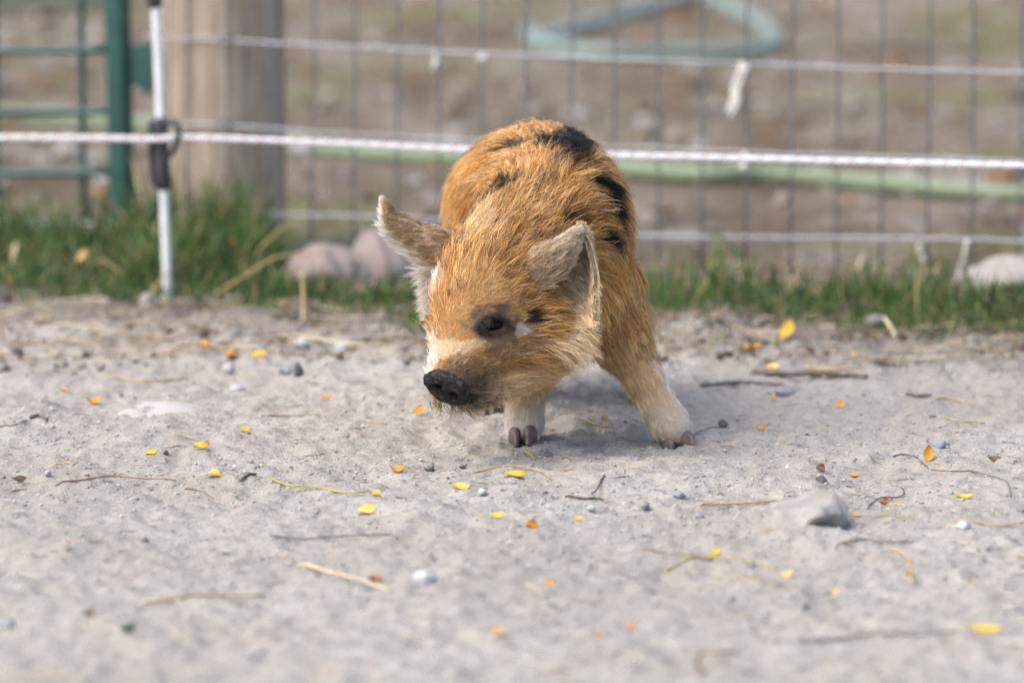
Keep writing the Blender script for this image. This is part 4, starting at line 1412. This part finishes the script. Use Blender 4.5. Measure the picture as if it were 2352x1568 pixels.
G1 = "fallen yellow leaves on the path"
LV = [
    (215, 926, 52, 8, ORA, "orange leaf curled up at both ends near the buried stone", 1.5, 0.24, 0, 0.2),
    (149, 906, 24, 0, TAN, "tiny tan leaf beyond the curled orange one", 0.3, 0.3, 0, 0),
    (347, 1043, 34, 40, YEL, "narrow yellow leaf tilted up beside a dark seed", 0.6, 0.28, 10, 0.5),
    (460, 1031, 46, 5, YEL, "narrow yellow leaf lying along a thin dry straw", 0.5, 0.22, 0, 1.0),
    (563, 991, 26, 25, YEL, "short yellow leaf alone on bare dirt ahead of the snout", 0.5, 0.32, 0, 0.4),
    (491, 1091, 42, -12, YEL, "arched yellow leaf beside the short thick stick", -0.9, 0.26, 0, 0.5),
    (842, 1172, 52, 38, PAL, "broad pale yellow leaf below the green stem", 0.5, 0.30, 0, 0.5),
    (862, 1136, 28, -20, YEL, "small yellow leaf at the tip of the green stem", 0.3, 0.42, 12, 0.3),
    (911, 1084, 44, 0, ORA, "folded orange leaf with both tips raised beside a grey pebble", 1.2, 0.26, 0, 0.6),
    (963, 954, 30, 60, ORA, "upright orange leaf scrap under the snout", 0.4, 0.5, 50, 0.2),
    (752, 919, 24, 20, ORA, "small pale orange leaf on the path behind the upright scrap", 0.7, 0.35, 8, 0.2),
    (593, 824, 42, 0, YEL, "thick golden yellow leaf by the long straws", 0.4, 0.40, 8, 0.1),
    (530, 814, 34, 0, ORA, "orange leaf lying next to the golden one by the straws", 0.3, 0.35, 8, 0),
    (470, 800, 20, 70, ORA, "small orange leaf standing on edge near the straws", 0.4, 0.5, 40, 0),
    (1058, 1123, 46, -14, YEL, "yellow leaf with a pinched waist on bare dirt", 0.4, 0.24, 0, 0.6),
    (1180, 1098, 64, 3, YEL, "long slender yellow leaf below the arched straw", 0.25, 0.17, 0, 0.8),
    (1138, 1189, 50, -4, YEL, "slim yellow leaf left of the crumpled orange brown one", 0.5, 0.19, 0, 0.7),
    (1222, 1202, 40, 40, ORA, "crumpled orange and brown leaf between two yellow ones", 1.6, 0.42, 20, 1.2),
    (1328, 1195, 22, 0, YEL, "stubby yellow leaf right of the crumpled one", 0.3, 0.40, 8, 0),
    (862, 1332, 38, 0, BRO, "rusty brown curled leaf beside the pale straw", 1.4, 0.34, 0, 0.4),
    (1262, 1338, 20, 50, ORA, "small rusty orange leaf alone in the near dirt", 0.8, 0.6, 25, 0.5),
    (1645, 1268, 22, 60, YEL, "tiny yellow leaf on top of the arched green stem", 0.4, 0.5, 20, 0.2),
    (1810, 1326, 36, -40, PAL, "creased pale yellow leaf at the end of the arched green stem", 0.9, 0.46, 22, 0.8),
    (1918, 1340, 16, 80, PAL, "tiny pale yellow leaf past the arched green stem", 0.4, 0.5, 20, 0.2),
    (2258, 1446, 88, -8, YEL, "large golden leaf at the end of the long blurred twig", 0.25, 0.17, 0, 0.5),
    (2085, 1316, 18, 0, ORA, "tiny orange leaf beside the hooked brown twig", 0.3, 0.5, 10, 0),
    (1143, 1460, 38, 0, TAN, "dull orange brown leaf in the blurred near dirt", 0.6, 0.34, 0, 0.2),
    (1452, 1446, 26, 0, ORA, "small blurred orange leaf in the near dirt", 0.3, 0.4, 8, 0),
    (1372, 1462, 20, 0, TAN, "small blurred tan leaf in the near dirt", 0.3, 0.45, 8, 0),
    (2133, 1064, 40, 80, ORA, "tall upright orange leaf caught against a dark twig", 0.5, 0.34, 68, 0.2),
    (1962, 1094, 28, 25, ORA, "small orange leaf tilted on bare dirt behind the big stone", 0.6, 0.26, 6, 0.4),
    (2064, 1160, 46, -5, YEL, "bright yellow leaf lying against a dark bent twig", 0.4, 0.24, 0, 0.3),
    (2032, 1152, 28, 20, BRO, "rust brown leaf folded over the dark bent twig", 1.0, 0.44, 15, 0.6),
    (2212, 1143, 54, -12, YEL, "slim curved yellow leaf on bare dirt past the bent twig", 0.7, 0.15, 0, 0.4),
    (1930, 938, 18, 80, ORA, "small bright orange leaf upright on the path", 0.4, 0.6, 55, 0),
    (1775, 919, 14, 60, ORA, "tiny orange leaf next to the blue grey pebble", 0.4, 0.6, 30, 0),
    (1748, 989, 20, -20, ORA, "tiny orange leaf near the splayed hoof", 0.6, 0.45, 10, 0.5),
    (1722, 800, 60, 0, ORA, "wide orange leaf on the crumbly soil below the grass", 0.4, 0.28, 6, 0.1),
    (1808, 792, 58, 62, YEL, "bright yellow leaf sticking up at the grass edge", 0.5, 0.30, 45, 0.4),
    (1955, 810, 26, 0, YEL, "small golden leaf on the soil below the grass", 0.4, 0.5, 12, 0),
    (1775, 846, 32, -10, PAL, "tan yellow leaf just above the grey sticks", 0.4, 0.36, 8, 0.2),
    (2153, 1089, 14, 0, TAN, "tiny tan leaf below the tall upright orange leaf", 0.4, 0.5, 5, 0),
    (1390, 966, 18, 40, BRO, "dark orange leaf scrap in the shade between the front legs", 0.8, 0.6, 25, 0),
    (1484, 752, 44, 70, YEL, "yellow leaf among the grass behind the splayed leg", 0.6, 0.42, 40, 0.3),
    (1965, 1186, 34, -6, TAN, "narrow tan leaf at the right foot of the big stone", 0.4, 0.2, 0, 0.3),
    (205, 1412, 34, 0, (0.16, 0.12, 0.07), "brown crumpled leaf in the blurred near dirt", 1.3, 0.42, 0, 0.8),
    (293, 1446, 48, 0, (0.03, 0.06, 0.02), "dark green crumpled leaf in the blurred near dirt", 0.9, 0.36, 6, 0.8),
    (45, 1125, 34, 5, (0.08, 0.045, 0.03), "dark brown shrivelled leaf flat on the dirt", 0.5, 0.3, 0, 0.7),
    (382, 1046, 16, 60, (0.06, 0.03, 0.03), "dark seed husk beside the tilted yellow leaf", 0.9, 0.5, 30, 0.5),
    (740, 1050, 14, 50, (0.20, 0.12, 0.06), "small brown leaf scrap standing on the dirt", 0.7, 0.6, 40, 0.3),
    (1065, 1075, 26, -35, (0.07, 0.065, 0.05), "dark frayed leaf scrap beside the arched straw", 0.6, 0.34, 20, 0.5),
    (1886, 1080, 26, 30, (0.15, 0.07, 0.04), "brown curled leaf scrap behind the big stone", 1.2, 0.5, 15, 0.6),
    (2283, 1064, 36, -4, (0.12, 0.08, 0.04), "dark brown curled leaf at the end of a thin twig", 0.9, 0.26, 0, 0.7),
    (190, 640, 40, 50, TAN, "dry tan leaf standing in the left grass", 0.5, 0.3, 50, 0.3),
    (410, 600, 46, 60, YEL, "yellow leaf caught in the grass beside the white post", 0.5, 0.24, 60, 0.3),
    (540, 628, 26, 20, ORA, "orange leaf caught in the grass before the wooden post", 0.5, 0.5, 30, 0.3)]
for q in LV:
    lf = leaf(q[0], q[1], q[2], q[3], q[4], q[5], q[6], q[7], q[8], q[9], G1 if q[4] in (YEL, PAL) else None)
    if "in the left grass" in q[5] or "caught in the grass" in q[5]:
        lf.location.z += 0.035

# ------------------------------------------------------------------ twigs, straws, stems
def stem_mat(name, c1, c2):
    return simple_mat(name, c1, c2, 70, 0.8, 0.3, 0.001, 0.25)


m_straw = stem_mat("dry_straw", (0.44, 0.35, 0.19), (0.34, 0.24, 0.12))
m_pstraw = stem_mat("pale_straw", (0.56, 0.49, 0.33), (0.46, 0.38, 0.23))
m_twig = stem_mat("brown_twig", (0.17, 0.105, 0.07), (0.27, 0.19, 0.13))
m_dtwig = stem_mat("dark_twig", (0.05, 0.042, 0.036), (0.10, 0.085, 0.07))
m_stem = stem_mat("green_stem", (0.26, 0.27, 0.06), (0.38, 0.34, 0.09))
m_stick = stem_mat("grey_stick", (0.20, 0.17, 0.145), (0.11, 0.095, 0.085))


def stalk(name, pts, wpx_, matl, label, cat="twig", lift=0.0, arch=0.0, knots=True, group=None):
    P0 = np.array([G(a, b_) for a, b_ in pts])
    n = 26
    P_ = catmull(P0, n)
    s = px_m(P_[:, 1].mean())
    r = wpx_ * s / 2 * 0.72
    P_[:, 2] = ground_z(P_[:, 0], P_[:, 1]) + r * 0.8 + lift
    # a stiff stem bridges the small hollows
    for _ in range(60):
        P_[1:-1, 2] = np.maximum(P_[1:-1, 2], 0.5 * (P_[:-2, 2] + P_[2:, 2]))
    P_[:, 2] += arch * np.sin(np.linspace(0, math.pi, n))
    P_ += rng.normal(0, r * 0.12, P_.shape)
    t = np.linspace(0, 1, n)
    R = r * (1 - 0.45 * t) * (1 + (0.25 * (np.abs(((t * 5) % 1) - 0.5) < 0.06) if knots else 0))
    V, F = tube_geo(P_, R * rng.uniform(0.75, 1.2, n), 7, True, 1.0, 0.4)
    o = mesh_obj(name, V, F, matl)
    recentre(o)
    return tag(o, label, cat, group)


ST = [
    ("twig", [(128, 1116), (180, 1108), (260, 1106), (330, 1108), (405, 1108)], 6, m_twig, "long thin brown twig lying flat left of the green stem", "twig"),
    ("twig", [(425, 1128), (460, 1130), (492, 1142)], 5, m_twig, "short bent brown twig at the end of a longer one", "twig"),
    ("grass_stem", [(612, 1098), (660, 1112), (720, 1126), (800, 1138), (875, 1142)], 8, m_stem, "curved yellow green stem ending at a small yellow leaf", "stem"),
    ("stick", [(550, 1095), (588, 1085)], 13, m_stick, "short thick grey stick lying on the dirt", "stick"),
    ("straw", [(1088, 1086), (1130, 1080), (1190, 1079), (1240, 1085), (1268, 1104)], 6, m_straw, "arched golden straw just above the long yellow leaf", "straw"),
    ("straw", [(1205, 1040), (1220, 1048), (1228, 1058)], 9, m_stem, "short bent greenish straw in front of the front hoof", "straw"),
    ("straw", [(1170, 1092), (1250, 1070)], 3, m_pstraw, "thin pale straw crossing the arched golden one", "straw"),
    ("twig", [(1608, 1168), (1660, 1163), (1720, 1161), (1780, 1152)], 9, m_straw, "tan twig leaning against the big grey stone", "twig"),
    ("twig", [(1992, 1170), (2020, 1158), (2068, 1146), (2076, 1134), (2070, 1124)], 6, m_dtwig, "dark bent twig with rust and yellow leaves on it", "twig"),
    ("twig", [(1920, 1252), (1980, 1253), (2040, 1246), (2100, 1252)], 7, m_twig, "thin brown twig lying right below the big stone", "twig"),
    ("twig", [(2034, 1266), (2068, 1276), (2090, 1296), (2096, 1330), (2108, 1337)], 10, m_straw, "hooked tan brown twig on the near dirt", "twig"),
    ("grass_stem", [(1528, 1300), (1580, 1285), (1640, 1275), (1720, 1281), (1790, 1306)], 9, m_stem, "arched yellow green stem with a creased leaf at its end", "stem"),
    ("twig", [(1480, 1268), (1540, 1270), (1640, 1272)], 6, m_twig, "thin grey brown twig touching the arched green stem", "twig"),
    ("straw", [(1645, 1330), (1700, 1334), (1770, 1344), (1824, 1345)], 6, m_straw, "thin straw parallel to and below the arched green stem", "straw"),
    ("straw", [(685, 1300), (760, 1320), (830, 1342), (892, 1360)], 14, m_pstraw, "thick pale straw beside the white oval pebble", "straw"),
    ("straw", [(330, 1392), (400, 1380), (500, 1374), (605, 1368)], 12, m_straw, "blurred tan stalk lying across the near dirt", "straw"),
    ("twig", [(620, 1230), (690, 1246), (780, 1238), (880, 1232), (915, 1240)], 6, m_dtwig, "crooked dark twig left of the yellow leaves", "twig"),
    ("twig", [(1840, 1478), (1920, 1472), (2010, 1464), (2100, 1460), (2200, 1452)], 12, m_stick, "long grey brown twig ending at the large golden leaf", "twig"),
    ("twig", [(1615, 1556), (1598, 1535), (1612, 1512), (1650, 1503), (1696, 1502)], 13, m_twig, "curled brown twig in the nearest blurred dirt", "twig"),
    ("straw", [(2190, 1196), (2260, 1208), (2300, 1212), (2360, 1192), (2420, 1180)], 6, m_straw, "curved dry stem above the pale blocky pebble", "straw"),
    ("stick", [(2082, 908), (2110, 914), (2138, 914)], 14, m_stick, "stubby dark grey stick on the far side of the path", "stick"),
    ("twig", [(2140, 918), (2190, 926), (2240, 932)], 6, m_straw, "thin tan twig running from the stubby stick", "twig"),
    ("twig", [(2170, 974), (2200, 970), (2262, 978)], 8, m_straw, "crooked olive twig on the path right of the pebble", "twig"),
    ("stick", [(1610, 888), (1700, 885), (1800, 876)], 16, m_stick, "grey weathered stick on the path, the lower of two", "stick"),
    ("stick", [(1728, 862), (1800, 868), (1900, 872), (1992, 866)], 24, m_stick, "thick grey weathered stick with a pale broken end", "stick"),
    ("straw", [(1850, 852), (1920, 852), (1990, 856)], 12, m_straw, "tan straw lying on the thick grey stick", "straw"),
    ("twig", [(600, 956), (650, 958), (735, 968)], 6, m_twig, "knotted thin twig on the path ahead of the snout", "twig"),
    ("straw", [(560, 792), (680, 794), (820, 800), (985, 806)], 14, m_pstraw, "long pale straw lying level on the far path, the upper one", "straw"),
    ("straw", [(390, 806), (470, 812), (560, 814), (680, 808)], 9, m_straw, "long tan straw lying level on the far path, the lower one", "straw"),
    ("twig", [(0, 982), (30, 978), (62, 968)], 6, m_twig, "short brown twig next to a flat bark chip", "twig"),
    ("bark_chip", [(70, 970), (90, 968), (108, 970)], 14, m_stick, "flat grey bark chip on the dirt", "bark"),
    ("twig", [(2052, 1050), (2080, 1048), (2130, 1068)], 6, m_dtwig, "thin dark twig behind the tall upright orange leaf", "twig"),
    ("twig", [(2140, 1080), (2200, 1084), (2260, 1096), (2310, 1112), (2322, 1138)], 6, m_stick, "long thin grey twig curving away past the upright leaf", "twig"),
    ("twig", [(1590, 1012), (1600, 994), (1620, 985), (1650, 982)], 4, m_dtwig, "fine dark curved twig at the splayed hoof", "twig"),
    ("twig", [(1360, 1142), (1376, 1130), (1390, 1118)], 9, m_stick, "stubby grey twig standing in a dead weed cluster", "twig"),
    ("twig", [(1300, 1140), (1340, 1146), (1386, 1150)], 8, m_dtwig, "dark dead weed stem under a stubby grey twig", "twig"),
    ("straw", [(1345, 972), (1400, 985)], 7, m_straw, "short tan straw in the shade between the front legs", "straw"),
    ("straw", [(1210, 1345), (1245, 1368)], 8, m_pstraw, "short pale straw right of the oval pebble", "straw"),
    ("straw", [(400, 1006), (450, 1016), (492, 1026)], 4, m_straw, "thin dry straw reaching the narrow yellow leaf", "straw"),
    ("straw", [(2010, 1186), (2060, 1188), (2100, 1192)], 6, m_stem, "short olive straw right of the big stone", "straw"),
    ("straw", [(240, 865), (330, 870), (420, 872)], 9, m_straw, "dry olive straw on the far left of the path", "straw")]
for q in ST:
    stalk(*q)
# upright and leaning straws in the grass
def up_stalk(pts, wpx_, matl, label):
    """pts: first on the ground, the rest in the plane through it facing the camera"""
    b_ = G(*pts[0])
    P_ = catmull([b_ - np.array([0, 0, 0.005])] + [Q(a, c, b_[1] + 0.01 * i) for i, (a, c) in enumerate(pts[1:], 1)], 24)
    r = wpx_ * px_m(b_[1]) / 2
    V, F = tube_geo(P_, r * np.linspace(1, 0.6, 24), 7)
    o = mesh_obj("dry_stalk", V, F, matl); recentre(o)
    return tag(o, label, "stalk")


up_stalk([(698, 745), (697, 690), (695, 625)], 11, m_straw, "upright broken tan stalk in the short grass left of the piglet")
up_stalk([(455, 690), (560, 635), (640, 590), (760, 580)], 7, m_straw, "long straw leaning through the grass before the wooden post")
up_stalk([(300, 650), (275, 625), (240, 600), (205, 610), (180, 640)], 6, m_straw, "bent dry stalk arching over the left grass")
up_stalk([(590, 545), (680, 490), (760, 462), (800, 472), (820, 488)], 6, m_straw, "arched dry stalk beside the wooden post")
up_stalk([(330, 690), (360, 655), (392, 620)], 8, m_straw, "tan stalk leaning behind the white step-in post")
up_stalk([(25, 640), (30, 600), (38, 560)], 16, m_pstraw, "pale seed head standing at the left of the grass")
up_stalk([(1960, 630), (1975, 605), (1985, 580)], 9, m_pstraw, "pale broken straw standing behind the right grass")
up_stalk([(2060, 770), (2045, 750), (2030, 728)], 12, m_pstraw, "short whitish stalk leaning out of the right grass")

# ------------------------------------------------------------------ gravel and crumbs (nobody could count them)
def crumbs(name, n, ylo, yhi, rlo, rhi, pw, palette, label, seed, sub=1, xr=0.62, flat=0.7):
    rg = np.random.default_rng(seed)
    bm = bmesh.new(); bmesh.ops.create_icosphere(bm, subdivisions=sub, radius=1.0)
    B = np.array([v.co[:] for v in bm.verts]); F0 = np.array([[v.index for v in f.verts] for f in bm.faces]); bm.free()
    # even in the picture: more pieces per square metre close up would not show, so scatter by ground area
    y = rg.uniform(ylo, yhi, n)
    x = rg.uniform(-xr, xr, n) * y / 5.5
    cl = fbm(x * 9, y * 7, seed, 3) > rg.uniform(-0.6, 0.25, n)
    x, y = x[cl], y[cl]; n = len(x)
    r = rlo + (rhi - rlo) * rg.random(n) ** pw
    z = ground_z(x, y)
    sh = rg.uniform(0.6, 1.4, (n, 3)); sh[:, 2] *= flat
    ang = rg.uniform(0, 6.28, n)
    nz = 1 + 0.35 * (rg.random((n, len(B))) - 0.5) * 2
    V = B[None] * nz[..., None] * sh[:, None, :] * r[:, None, None]
    ca_, sa_ = np.cos(ang)[:, None], np.sin(ang)[:, None]
    X = V[..., 0] * ca_ - V[..., 1] * sa_; Y_ = V[..., 0] * sa_ + V[..., 1] * ca_
    V = np.stack([X + x[:, None], Y_ + y[:, None], V[..., 2] + z[:, None] + (0.25 * r)[:, None]], -1)
    F = (F0[None] + (np.arange(n) * len(B))[:, None, None]).reshape(-1, 3)
    o = fast_mesh(name, V.reshape(-1, 3), F, attr_mat(name + "_material", 0.9, 0.2, 0, 0.15, 200), None, False)
    pal = np.array(palette)
    c = pal[rg.integers(0, len(pal), n)] * rg.uniform(0.8, 1.2, (n, 1))
    set_col(o, np.repeat(c, len(B), 0))
    return tag(o, label, "gravel", kind="stuff")


DIRTC = [(0.35, 0.335, 0.315), (0.32, 0.305, 0.285), (0.37, 0.36, 0.345), (0.28, 0.262, 0.24)]
crumbs("dirt_crumbs", 46000, 4.0, 6.2, 0.0004, 0.0021, 3.0, DIRTC, "fine pale dirt crumbs strewn over the trodden path", 201)
crumbs("fine_gravel", 1000, 4.0, 6.3, 0.0006, 0.0034, 5.0, [(0.22, 0.225, 0.245), (0.29, 0.28, 0.27), (0.14, 0.13, 0.125), (0.42, 0.41, 0.41), (0.20, 0.16, 0.125)], "fine grey and bluish gravel scattered over the path", 202)
crumbs("soil_clods", 4200, 5.85, 6.75, 0.0012, 0.0062, 3.2, [(0.12, 0.095, 0.072), (0.18, 0.15, 0.12), (0.085, 0.065, 0.05), (0.23, 0.20, 0.17)], "dark crumbly soil clods along the grass edge", 203, 2)
crumbs("yard_debris", 3000, 7.1, 12.0, 0.003, 0.022, 3.2, [(0.16, 0.12, 0.09), (0.21, 0.185, 0.16), (0.29, 0.27, 0.255), (0.12, 0.09, 0.07), (0.20, 0.12, 0.07)], "stones and clods littering the yard behind the fence", 204, 1, 0.66, 0.6)

# bits of chaff and rootlets on the path
def chaff(name, n, ylo, yhi, palette, label, seed, llo=0.004, lhi=0.028, wid=0.0005):
    rg = np.random.default_rng(seed)
    y = rg.uniform(ylo, yhi, n); x = rg.uniform(-0.62, 0.62, n) * y / 5.5
    L = llo + (lhi - llo) * rg.random(n) ** 2.2
    a = rg.uniform(0, 6.28, n); bend = rg.normal(0, 0.35, n)
    t = np.linspace(-0.5, 0.5, 5)
    cx = x[:, None] + L[:, None] * (t * np.cos(a)[:, None] - bend[:, None] * t ** 2 * np.sin(a)[:, None])
    cy = y[:, None] + L[:, None] * (t * np.sin(a)[:, None] + bend[:, None] * t ** 2 * np.cos(a)[:, None])
    cz = ground_z(cx, cy)
    cz = np.maximum(cz, cz.mean(1, keepdims=True)) + wid * 0.8
    w = wid * rg.uniform(0.6, 1.6, n)[:, None] * np.array([0.6, 1, 1, 0.9, 0.4])
    nx_, ny_ = -np.sin(a)[:, None] * w, np.cos(a)[:, None] * w
    V = np.stack([np.stack([cx + nx_, cy + ny_, cz], -1), np.stack([cx, cy, cz + w * 1.1], -1), np.stack([cx - nx_, cy - ny_, cz], -1)], 2)  # n,5,3,3
    I = np.arange(n * 15).reshape(n, 5, 3)
    F = np.concatenate([np.stack([I[:, :-1, j], I[:, 1:, j], I[:, 1:, j + 1], I[:, :-1, j + 1]], -1).reshape(-1, 4) for j in (0, 1)])
    o = fast_mesh(name, V.reshape(-1, 3), F, attr_mat(name + "_material", 0.8, 0.2, 0, 0.15, 200))
    pal = np.array(palette)
    set_col(o, np.repeat(pal[rg.integers(0, len(pal), n)] * rg.uniform(0.75, 1.2, (n, 1)), 15, 0))
    return tag(o, label, "chaff", kind="stuff")


chaff("plant_chaff", 900, 4.0, 6.1, [(0.10, 0.075, 0.05), (0.30, 0.22, 0.12), (0.16, 0.12, 0.08), (0.42, 0.34, 0.20)], "loose rootlets and chaff scattered over the path", 301)
chaff("dry_litter", 1700, 5.9, 6.8, [(0.28, 0.215, 0.14), (0.19, 0.13, 0.085), (0.38, 0.325, 0.23), (0.12, 0.085, 0.06)], "dry straw litter along the foot of the grass", 302, 0.02, 0.09, 0.0011)

# ------------------------------------------------------------------ grass strip
def grass(name, spots, label, seed, palette, tip):
    """spots: arrays x, y, height; three-segment bent blades"""
    rg = np.random.default_rng(seed)
    x, y, h = spots
    n = len(x)
    z = ground_z(x, y) - 0.003
    a = rg.uniform(0, 6.28, n)
    lean = rg.gamma(2.0, 0.22, n) * h
    w = rg.uniform(0.0008, 0.0024, n) * np.clip(h / 0.05, 0.6, 1.4)
    t = np.array([0, 0.35, 0.7, 1.0])
    dx, dy = np.cos(a), np.sin(a)
    b_ = rg.uniform(0, 6.28, n)
    cx = x[:, None] + dx[:, None] * lean[:, None] * t ** 2
    cy = y[:, None] + dy[:, None] * lean[:, None] * t ** 2
    cz = z[:, None] + h[:, None] * (t - 0.22 * (lean / h)[:, None] * t ** 3)
    ww = w[:, None] * np.array([0.8, 1.0, 0.75, 0.06])
    px_, py_ = np.cos(b_)[:, None] * ww, np.sin(b_)[:, None] * ww
    V = np.stack([np.stack([cx + px_, cy + py_, cz], -1), np.stack([cx - px_, cy - py_, cz], -1)], 2)   # n,4,2,3
    I = np.arange(n * 8).reshape(n, 4, 2)
    F = np.stack([I[:, :-1, 0], I[:, 1:, 0], I[:, 1:, 1], I[:, :-1, 1]], -1).reshape(-1, 4)
    o = fast_mesh(name, V.reshape(-1, 3), F, attr_mat(name + "_material", 0.5, 0.35, 0.35, 0.1, 60))
    pal = np.array(palette)
    c = pal[rg.integers(0, len(pal), n)] * rg.uniform(0.55, 1.15, (n, 1))
    dead = rg.random(n) < 0.19
    c[dead] = np.array([0.33, 0.27, 0.13]) * rg.uniform(0.7, 1.2, (dead.sum(), 1))
    cc = np.repeat(c[:, None, :], 8, 1)
    cc[:, 6:] = cc[:, 6:] * 0.7 + np.array(tip) * 0.3
    set_col(o, cc.reshape(-1, 3))
    return tag(o, label, "grass", kind="stuff")


GREENS = [(0.048, 0.120, 0.024), (0.066, 0.150, 0.032), (0.036, 0.096, 0.030), (0.11, 0.20, 0.045), (0.045, 0.105, 0.045), (0.12, 0.17, 0.055)]


def strip(n, x0, x1, f_lo, f_hi, h_lo, h_hi, seed, clump=0.0, yoff=0.0):
    """f_lo/f_hi: offsets from the mesh line (towards the camera negative)"""
    rg = np.random.default_rng(seed)
    x = rg.uniform(x0, x1, n)
    f = rg.triangular(f_lo, (f_lo * 0.45 + f_hi * 0.55), f_hi, n)
    y = fence_Y(x) + f
    k = fbm(x * 9, y * 7, seed, 3)
    keep = k > rg.uniform(-0.75, clump, n)
    x, y, k = x[keep], y[keep], k[keep]
    edge = sstep(f_lo, f_lo + 0.22, f[keep])
    h = (h_lo + (h_hi - h_lo) * rg.random(len(x)) ** 1.8) * (0.45 + 0.55 * edge) * (1 + 0.7 * np.clip(k, -0.4, 0.5))
    return x, y, h


def join_spots(*s):
    return [np.concatenate([q[i] for q in s]) for i in range(3)]


xl = on_fence(-120, 600)[0]; xm = on_fence(600, 600)[0]; xp = on_fence(960, 600)[0]; xg = on_fence(1420, 600)[0]; xr_ = on_fence(2520, 600)[0]
left = join_spots(strip(9000, xl, on_fence(360, 600)[0], -0.56, 0.02, 0.014, 0.050, 401, 0.05), strip(7500, on_fence(330, 600)[0], xm + 0.03, -0.56, 0.06, 0.016, 0.058, 402, 0.05),
                  strip(800, on_fence(330, 600)[0], xm, -0.30, 0.02, 0.08, 0.15, 403, 0.0), strip(260, xl, on_fence(330, 600)[0], -0.25, 0.02, 0.06, 0.12, 404, 0.0), strip(9000, xl - 0.75, xl, -0.56, 0.02, 0.014, 0.050, 421, 0.05))
grass("grass", left, "lush green grass at the foot of the gate and wooden post", 411, GREENS, (0.16, 0.22, 0.06))
midg = join_spots(strip(4200, xm, xg, -0.62, -0.22, 0.012, 0.040, 405, 0.0), strip(900, xp - 0.03, xg, -0.75, -0.5, 0.01, 0.03, 415, 0.0))
grass("grass", midg, "short sparse green grass behind the piglet", 412, GREENS, (0.16, 0.22, 0.06))
right = join_spots(strip(9500, xg - 0.02, xr_, -0.46, -0.10, 0.010, 0.036, 406, 0.05), strip(520, xg, xr_, -0.42, -0.12, 0.035, 0.075, 407, -0.05), strip(330, xg, xr_, -0.85, -0.45, 0.006, 0.022, 408, 0.1), strip(9500, xr_, xr_ + 0.95, -0.46, -0.10, 0.010, 0.036, 416, 0.05))
grass("grass", right, "low green grass along the fence right of the piglet", 413, GREENS, (0.20, 0.30, 0.06))
# straggly weeds in the yard
yx = np.random.default_rng(9).uniform(-0.8, 0.8, 5200) * 1.15; yy_ = np.random.default_rng(10).uniform(7.2, 12.0, 5200)
k_ = fbm(yx * 2.2, yy_ * 1.6, 55, 3) > 0.16
yx, yy_ = yx[k_], yy_[k_]
grass("yard_weeds", [yx, yy_, np.random.default_rng(11).uniform(0.01, 0.04, len(yx))], "thin yellowish weeds growing in patches of the yard", 414, [(0.13, 0.14, 0.045), (0.18, 0.17, 0.06), (0.09, 0.12, 0.035)], (0.25, 0.22, 0.08))
